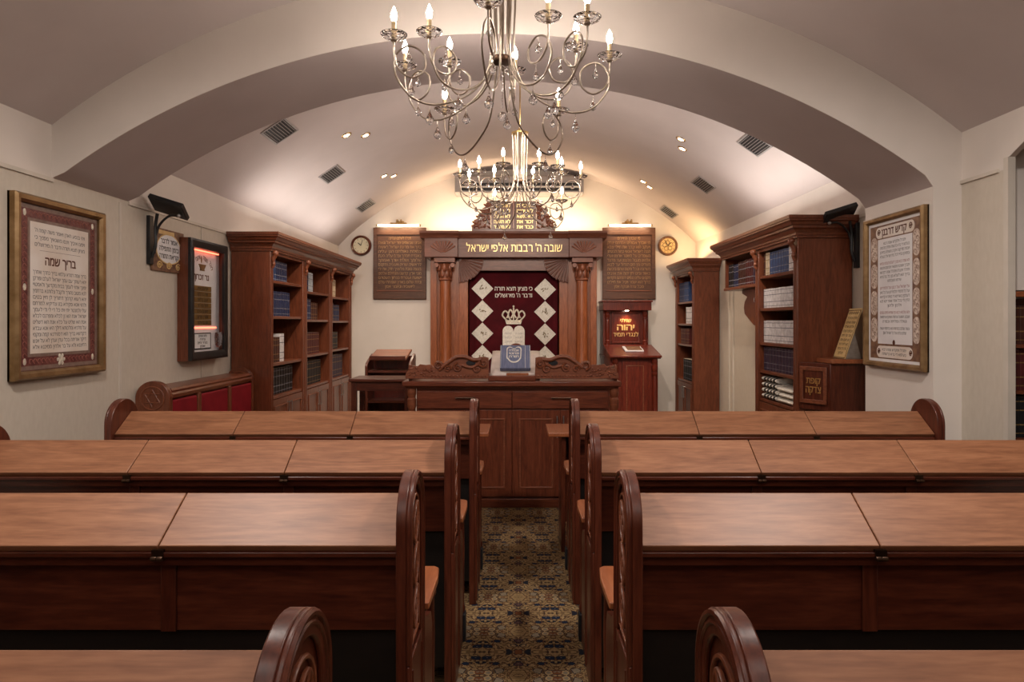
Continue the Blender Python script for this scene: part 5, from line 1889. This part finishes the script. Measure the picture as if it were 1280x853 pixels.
# ------------------------------------------------------------------ wall floodlights
def floodlight(xw, yw, s, label):
    t = thing('wall_floodlight', label, 'floodlight', (xw, yw, 2.1))
    X = lambda d: xw + s * d
    e = MB(); e.box(*sorted((X(0.001), X(0.028))), yw - 0.026, yw + 0.026, 1.88, 2.24); e.build('wall_plate', M_BLACK, t, 0.003)
    e = MB(); e.tube(smooth_pts([(X(0.028), yw, 1.93), (X(0.055), yw, 2.02), (X(0.055), yw, 2.16), (X(0.075), yw - 0.01, 2.255)], 6), 0.012, 8); e.build('arm', M_BLACK, t)
    e = MB(); e.tube(smooth_pts([(X(0.055), yw, 2.08), (X(0.085), yw, 2.17), (X(0.16), yw - 0.01, 2.235), (X(0.235), yw - 0.02, 2.235)], 6), 0.009, 8); e.build('curved_brace', M_BLACK, t)
    e = MB(); e.ellipsoid((X(0.24), yw - 0.02, 2.236), (0.015, 0.015, 0.015)); e.build('brace_knob', M_STEEL, t)
    u_ = Vector((s * 0.95, 0, -0.30)).normalized(); v_ = Vector((0, 0.86, -0.50)); v_ = (v_ - u_ * u_.dot(v_)).normalized(); n_ = u_.cross(v_) * s
    F = frame((X(0.165), yw - 0.02, 2.30), tuple(u_), tuple(v_), tuple(n_))
    e = MB(F)
    e.prism([(-0.13, -0.085), (0.13, -0.085), (0.13, 0.085), (-0.13, 0.085)], 'z', -0.018, 0.018)
    hd = e.build('lamp_head', M_BLACK, t, 0.006)
    e = MB(F); e.box(-0.115, 0.115, -0.07, 0.07, 0.0182, 0.021); e.build('lens', M_PLASTICW, hd)


floodlight(XL, 5.06, 1, 'black floodlight on a curved arm on the panelled wall above the small oval sign')
floodlight(XR, 5.42, -1, 'black floodlight on a curved arm behind the pier beside the bookcase cornice')

# ------------------------------------------------------------------ charity box and parchment at the pier
t = thing('charity_box', 'dark wooden charity box with carved lettering below the parchment card', 'box', (2.5, 5.3, 0.9))
foot = [(2.215, 5.48), (2.265, 5.30), (2.43, 5.17), (2.69, 5.17), (2.69, 5.49), (2.24, 5.49)]
foot = [(2.255, 5.485), (2.405, 5.26), (2.69, 5.26), (2.69, 5.485)]
e = MB(); e.prism(foot, 'z', 0.76, 1.13); bx = e.build('case', W_Z, t, 0.003)
e = MB(); e.prism([(2.395, 5.492), (2.40, 5.235), (2.42, 5.225), (2.695, 5.225), (2.695, 5.492)], 'z', 1.1305, 1.165); e.build('lid', W_ARM, t, 0.005)
d = Vector((0.15, -0.225)).normalized(); nrm = (d.y, -d.x) if False else (-0.832, -0.555)
F = frame((2.255, 5.485, 0.78), (d.x, d.y, 0), (0, 0, 1), (nrm[0], nrm[1], 0))
e = MB(F); e.box(0.02, 0.25, 0.03, 0.32, 0.0005, 0.012); ps = e.build('carved_panel', W_Z, t, 0.002)
e = MB(F); e.band(rect(0.02, 0.25, 0.03, 0.32), rect(0.048, 0.222, 0.062, 0.288), 'z', 0.0122, 0.024, True); e.build('panel_frame', W_CARVE, ps, 0.003)
e = MB(F); write(e, 'קופת', 0.135, 0.21, 0.045, width=0.12, bold=0.02, extrude=0.05, n=0.0125); write(e, 'צדקה', 0.135, 0.14, 0.05, width=0.13, bold=0.02, extrude=0.05, n=0.0125); raw_build(e, 'carved_lettering', mottled('worn_gilt', (0.30, 0.15, 0.04), (0.42, 0.22, 0.07), 20, 0.5), ps)

t = thing('parchment_card', 'tall golden parchment card leaning above the charity box', 'card', (2.5, 5.4, 1.166))
vv = Vector((0.125, 0, 0.36)).normalized(); uu = Vector((0, -1, 0)); nn = uu.cross(vv)
F = frame((2.51, 5.375, 1.169), tuple(uu), tuple(vv), tuple(nn))
e = MB(F); e.box(-0.065, 0.135, 0, 0.41, 0, 0.006); cd = e.build('card', M_PARCH, t, 0.001)
e = MB(F); e.band(rect(-0.062, 0.132, 0.003, 0.397), rect(-0.056, 0.126, 0.009, 0.391), 'z', 0.006, 0.007, True); e.build('dark_border', M_BROWNINK, cd, smooth=0)
e = MB(F)
for k, l in enumerate(('מודים אנחנו לך', 'שאתה הוא יהוה', 'אלהינו ואלהי', 'אבותינו לעולם', 'ועד צור חיינו', 'מגן ישענו אתה', 'הוא לדור ודור', 'נודה לך ונספר', 'תהלתך')):
    write(e, l, 0.035, 0.33 - k * 0.036, 0.019, width=0.15 if k < 8 else 0.08, bold=0.012, n=0.0068)
raw_build(e, 'card_lettering', M_BROWNINK, cd)
e = MB(F); 
for k in range(5):
    e.tube([(-0.03 + k * 0.032 + 0.012 * math.cos(v), 0.372 + 0.010 * math.sin(v), 0.007) for v in range(7)], 0.002, 5)
e.build('scroll_pattern', M_BROWNINK, cd)
e = MB(); e.prism([(2.525, 1.1655), (2.655, 1.1655), (2.655, 1.175), (2.60, 1.38), (2.593, 1.38)], 'y', 5.29, 5.39)
e.build('stand', M_STEEL, t)

# ------------------------------------------------------------------ vents and recessed spots of the far vault
def on_vault(x, y):
    z = -0.036 + math.sqrt(3.816 ** 2 - x * x)
    n = Vector((-x, 0, -(z + 0.036))).normalized()
    u = Vector((0, 1, 0)); tv = n.cross(u)
    return frame((x, y, z), tuple(tv), (0, 1, 0), tuple(n))


VN = ('next to the wide arch', 'halfway along the vault', 'by the end wall')
for x, y, wd in ((-2.111, 6.04, 0), (-2.123, 7.77, 1), (-2.166, 9.67, 2), (2.179, 6.30, 0), (2.196, 8.11, 1), (2.212, 10.036, 2)):
    F = on_vault(x, y)
    t = thing('ceiling_vent', 'grey ceiling vent ' + VN[wd] + (' above the long bookcase' if x < 0 else ' on the pier side'), 'vent', (x, y, F[2][3]), 'ceiling vents')
    hw, hl = 0.125, 0.19
    e = MB(F); e.band(rect(-hw, hw, -hl, hl), rect(-hw + 0.018, hw - 0.018, -hl + 0.018, hl - 0.018), 'z', 0.001, 0.010, True); e.build('frame', M_ALU, t, 0.002)
    e = MB(F); e.box(-hw + 0.018, hw - 0.018, -hl + 0.018, hl - 0.018, 0.0012, 0.002); e.build('dark_opening', M_DARKSLOT, t, smooth=0)
    e = MB(F)
    for k in range(8):
        q = -hw + 0.030 + k * (2 * hw - 0.06) / 7
        e.prism([(q - 0.0022, 0.003), (q + 0.0022, 0.003), (q + 0.0022, 0.008), (q - 0.0022, 0.008)], 'y', -hl + 0.0182, hl - 0.0182)
    e.build('slats', M_ALU, t, smooth=0)

for k, (x, y) in enumerate(((-1.75, 6.944), (-1.611, 7.194), (-1.749, 8.882), (-1.662, 9.086), (1.708, 7.176), (1.783, 7.42), (1.708, 9.337), (1.815, 9.442))):
    F = on_vault(x, y)
    where = ('bench side' if x < 0 else 'pier side') + ' of the vault, ' + ('pair near the arch, ' if y < 8 else 'pair near the ark, ') + ('arch-side one' if k % 2 == 0 else 'ark-side one')
    t = thing('recessed_spot', 'recessed ceiling spot on the ' + where, 'spotlight', (x, y, F[2][3]), 'recessed ceiling spots')
    e = MB(F); e.lathe([(0.034, 0.0012), (0.036, 0.008), (0.052, 0.007), (0.056, 0.001)], (0, 0, 0), 'z', 20); e.build('ring', M_BRASS, t, smooth=50)
    e = MB(F); e.lathe([(0.001, 0.004), (0.033, 0.004)], (0, 0, 0), 'z', 16); e.build('lens', M_SPOT, t)
    p = F @ Vector((0, 0, 0.03))
    lamp('recessed_lamp', 'SPOT', p, 36, (1.0, 0.82, 0.62), (p.x * 0.95, p.y, 0), 0.03, spot=1.9, blend=0.9)

# ------------------------------------------------------------------ chandeliers
def drop(e, c, L, r):
    """pear shaped crystal hanging with its top at c"""
    e.lathe([(0.0006, 0.0), (0.003, -0.008), (0.004, -0.016), (r * 0.55, -L * 0.45), (r, -L * 0.68), (r * 0.8, -L * 0.88), (0.002, -L)], c, 'z', 8)


OUTER = [199, 262, 312, 2, 58, 120, 158]
INNER = [206, 310, 145, 10, 85]


def make_chandelier(label):
    C = thing('chandelier', label, 'chandelier', (0, 0, 0), 'scrolled crystal chandeliers')
    random.seed(4)
    cups = []
    for tier, angs in ((0, OUTER), (1, INNER)):
        for a in angs:
            A = math.radians(a + (14 if tier else 0) * 0)
            er = Vector((math.cos(A), math.sin(A), 0)); et = Vector((-math.sin(A), math.cos(A), 0))
            if tier == 0:
                k, kz, tw = 1.0, 1.0, 0.03
                P = [(.070, .44), (.064, .25), (.058, .10), (.064, -.02), (.11, -.13), (.21, -.215), (.35, -.262), (.46, -.235), (.535, -.14), (.535, -.05), (.475, .0), (.405, -.035), (.405, -.115), (.465, -.155), (.53, -.115), (.548, -.04), (.548, .012)]
                if a in (58, 120):
                    P = P[:4] + [(r * 1.18 if r > .1 else r, z - 0.12 if r > .1 else z) for r, z in P[4:]]
                T = [0] * 8 + [0, .010, .022, .030, .034, .034, .03, .03, .03]
            else:
                P = [(.045, .44), (.042, .25), (.040, .10), (.050, -.01), (.09, -.10), (.16, -.165), (.25, -.185), (.33, -.15), (.365, -.07), (.345, .0), (.285, .02), (.235, -.03), (.255, -.095), (.315, -.105), (.362, -.06), (.375, .0), (.375, .055)]
                T = [0] * 8 + [0, -.010, -.022, -.030, -.034, -.034, -.03, -.03, -.03]
            pts = smooth_pts([er * r + et * t_ + Vector((0, 0, z)) for (r, z), t_ in zip(P, T)], 6)
            n = len(pts)
            e = MB(); e.tube(pts, [0.0052] * n, 7)
            arm = e.build('arm', M_CHAMP, C, smooth=60)
            c = pts[-1]
            e = MB(); e.lathe([(0.010, -0.006), (0.016, 0.0), (0.012, 0.008)], c, 'z', 12); e.build('cup_collar', M_CHAMP, arm)
            e = MB(); e.lathe([(0.008, 0.006), (0.034, 0.008), (0.056, 0.019), (0.064, 0.031), (0.057, 0.032), (0.034, 0.020), (0.010, 0.016)], c, 'z', 16)
            e.build('crystal_dish', M_CRYSTAL, arm, smooth=20)
            e = MB(); e.lathe([(0.0115, 0.012), (0.0115, 0.088), (0.009, 0.090)], c, 'z', 14); e.build('candle_sleeve', M_CANDLE, arm)
            e = MB(); e.lathe([(0.007, 0.0895), (0.012, 0.100), (0.0155, 0.114), (0.0135, 0.130), (0.007, 0.148), (0.0012, 0.162)], c, 'z', 12); e.build('flame_bulb', M_BULB, arm, smooth=60)
            # crystals: under the low point, in the loop, under the loop
            low = min(pts[: int(n * 0.55)], key=lambda p: p.z)
            topl = max(pts[int(n * 0.55): int(n * 0.72)], key=lambda p: p.z)
            botl = min(pts[int(n * 0.68): int(n * 0.9)], key=lambda p: p.z)
            spots = [(low, 0.080, 0.022), (topl, 0.062, 0.0165), (botl, 0.066, 0.017)]
            for p, L, r in spots:
                e = MB(); q = p - Vector((0, 0, 0.004))
                e.tube([q, q - Vector((0, 0, 0.016))], 0.0012, 5)
                e.build('crystal_hook', M_CHAMP, arm)
                e = MB(); drop(e, q - Vector((0, 0, 0.016)), L, r); e.build('crystal_drop', M_CRYSTAL, arm, smooth=20)
    e = MB(); e.lathe([(0.02, 0.012), (0.050, 0.012), (0.054, 0.0), (0.050, -0.014), (0.02, -0.016)], (0, 0, 0.0), 'z', 24); e.build('hub_ring', M_HUB, C, smooth=50)
    e = MB(); e.lathe([(0.012, 0.43), (0.078, 0.432), (0.080, 0.445), (0.040, 0.458), (0.018, 0.475), (0.010, 0.50)], (0, 0, 0), 'z', 20); e.build('top_cap', M_BRASS, C, smooth=50)
    e = MB(); e.tube([(0, 0, -0.016), (0, 0, 0.43)], 0.006, 7); e.build('centre_stem', M_CHAMP, C)
    e = MB()
    for k in range(13):
        e.ellipsoid((0, 0, -0.03 - k * 0.017), (0.0055, 0.0055, 0.0075), 6, 5)
    e.build('bead_chain', M_CRYSTAL, C, smooth=20)
    e = MB(); e.ellipsoid((0, 0, -0.285), (0.024, 0.024, 0.024), 10, 7); e.build('crystal_ball', M_CRYSTAL, C, smooth=10)
    return C


c1 = make_chandelier('large scrolled chandelier with lit candle bulbs and crystals hanging before the wide arch')
c1.location = (-0.081, 3.44, 2.772)
c2 = dup(c1, (0.015, 6.2, 2.727), 'second scrolled chandelier with lit candle bulbs hanging beyond the arch before the ark')
c2.rotation_euler = (0, 0, math.radians(-10))
for c, L in ((c1, 3.513 - 0.01 - 2.772), (c2, 3.78 - 0.01 - 2.727)):
    e = MB(); p = c.location
    k = 0
    z = p.z + 0.50
    top = p.z + L - 0.035
    e.tube([(p.x, p.y, z), (p.x, p.y, top)], 0.006, 7)
    o = e.build('hanging_rod', M_BRASS, None)
    o.parent = c
    o.matrix_parent_inverse = Matrix.Rotation(-c.rotation_euler.z, 4, 'Z') @ Matrix.Translation(-p)
    e = MB(); e.lathe([(0.008, -0.01), (0.05, 0.0), (0.062, 0.03), (0.062, 0.036)], (p.x, p.y, top), 'z', 20)
    o = e.build('ceiling_rose', M_BRASS, None)
    o.parent = c
    o.matrix_parent_inverse = Matrix.Rotation(-c.rotation_euler.z, 4, 'Z') @ Matrix.Translation(-p)
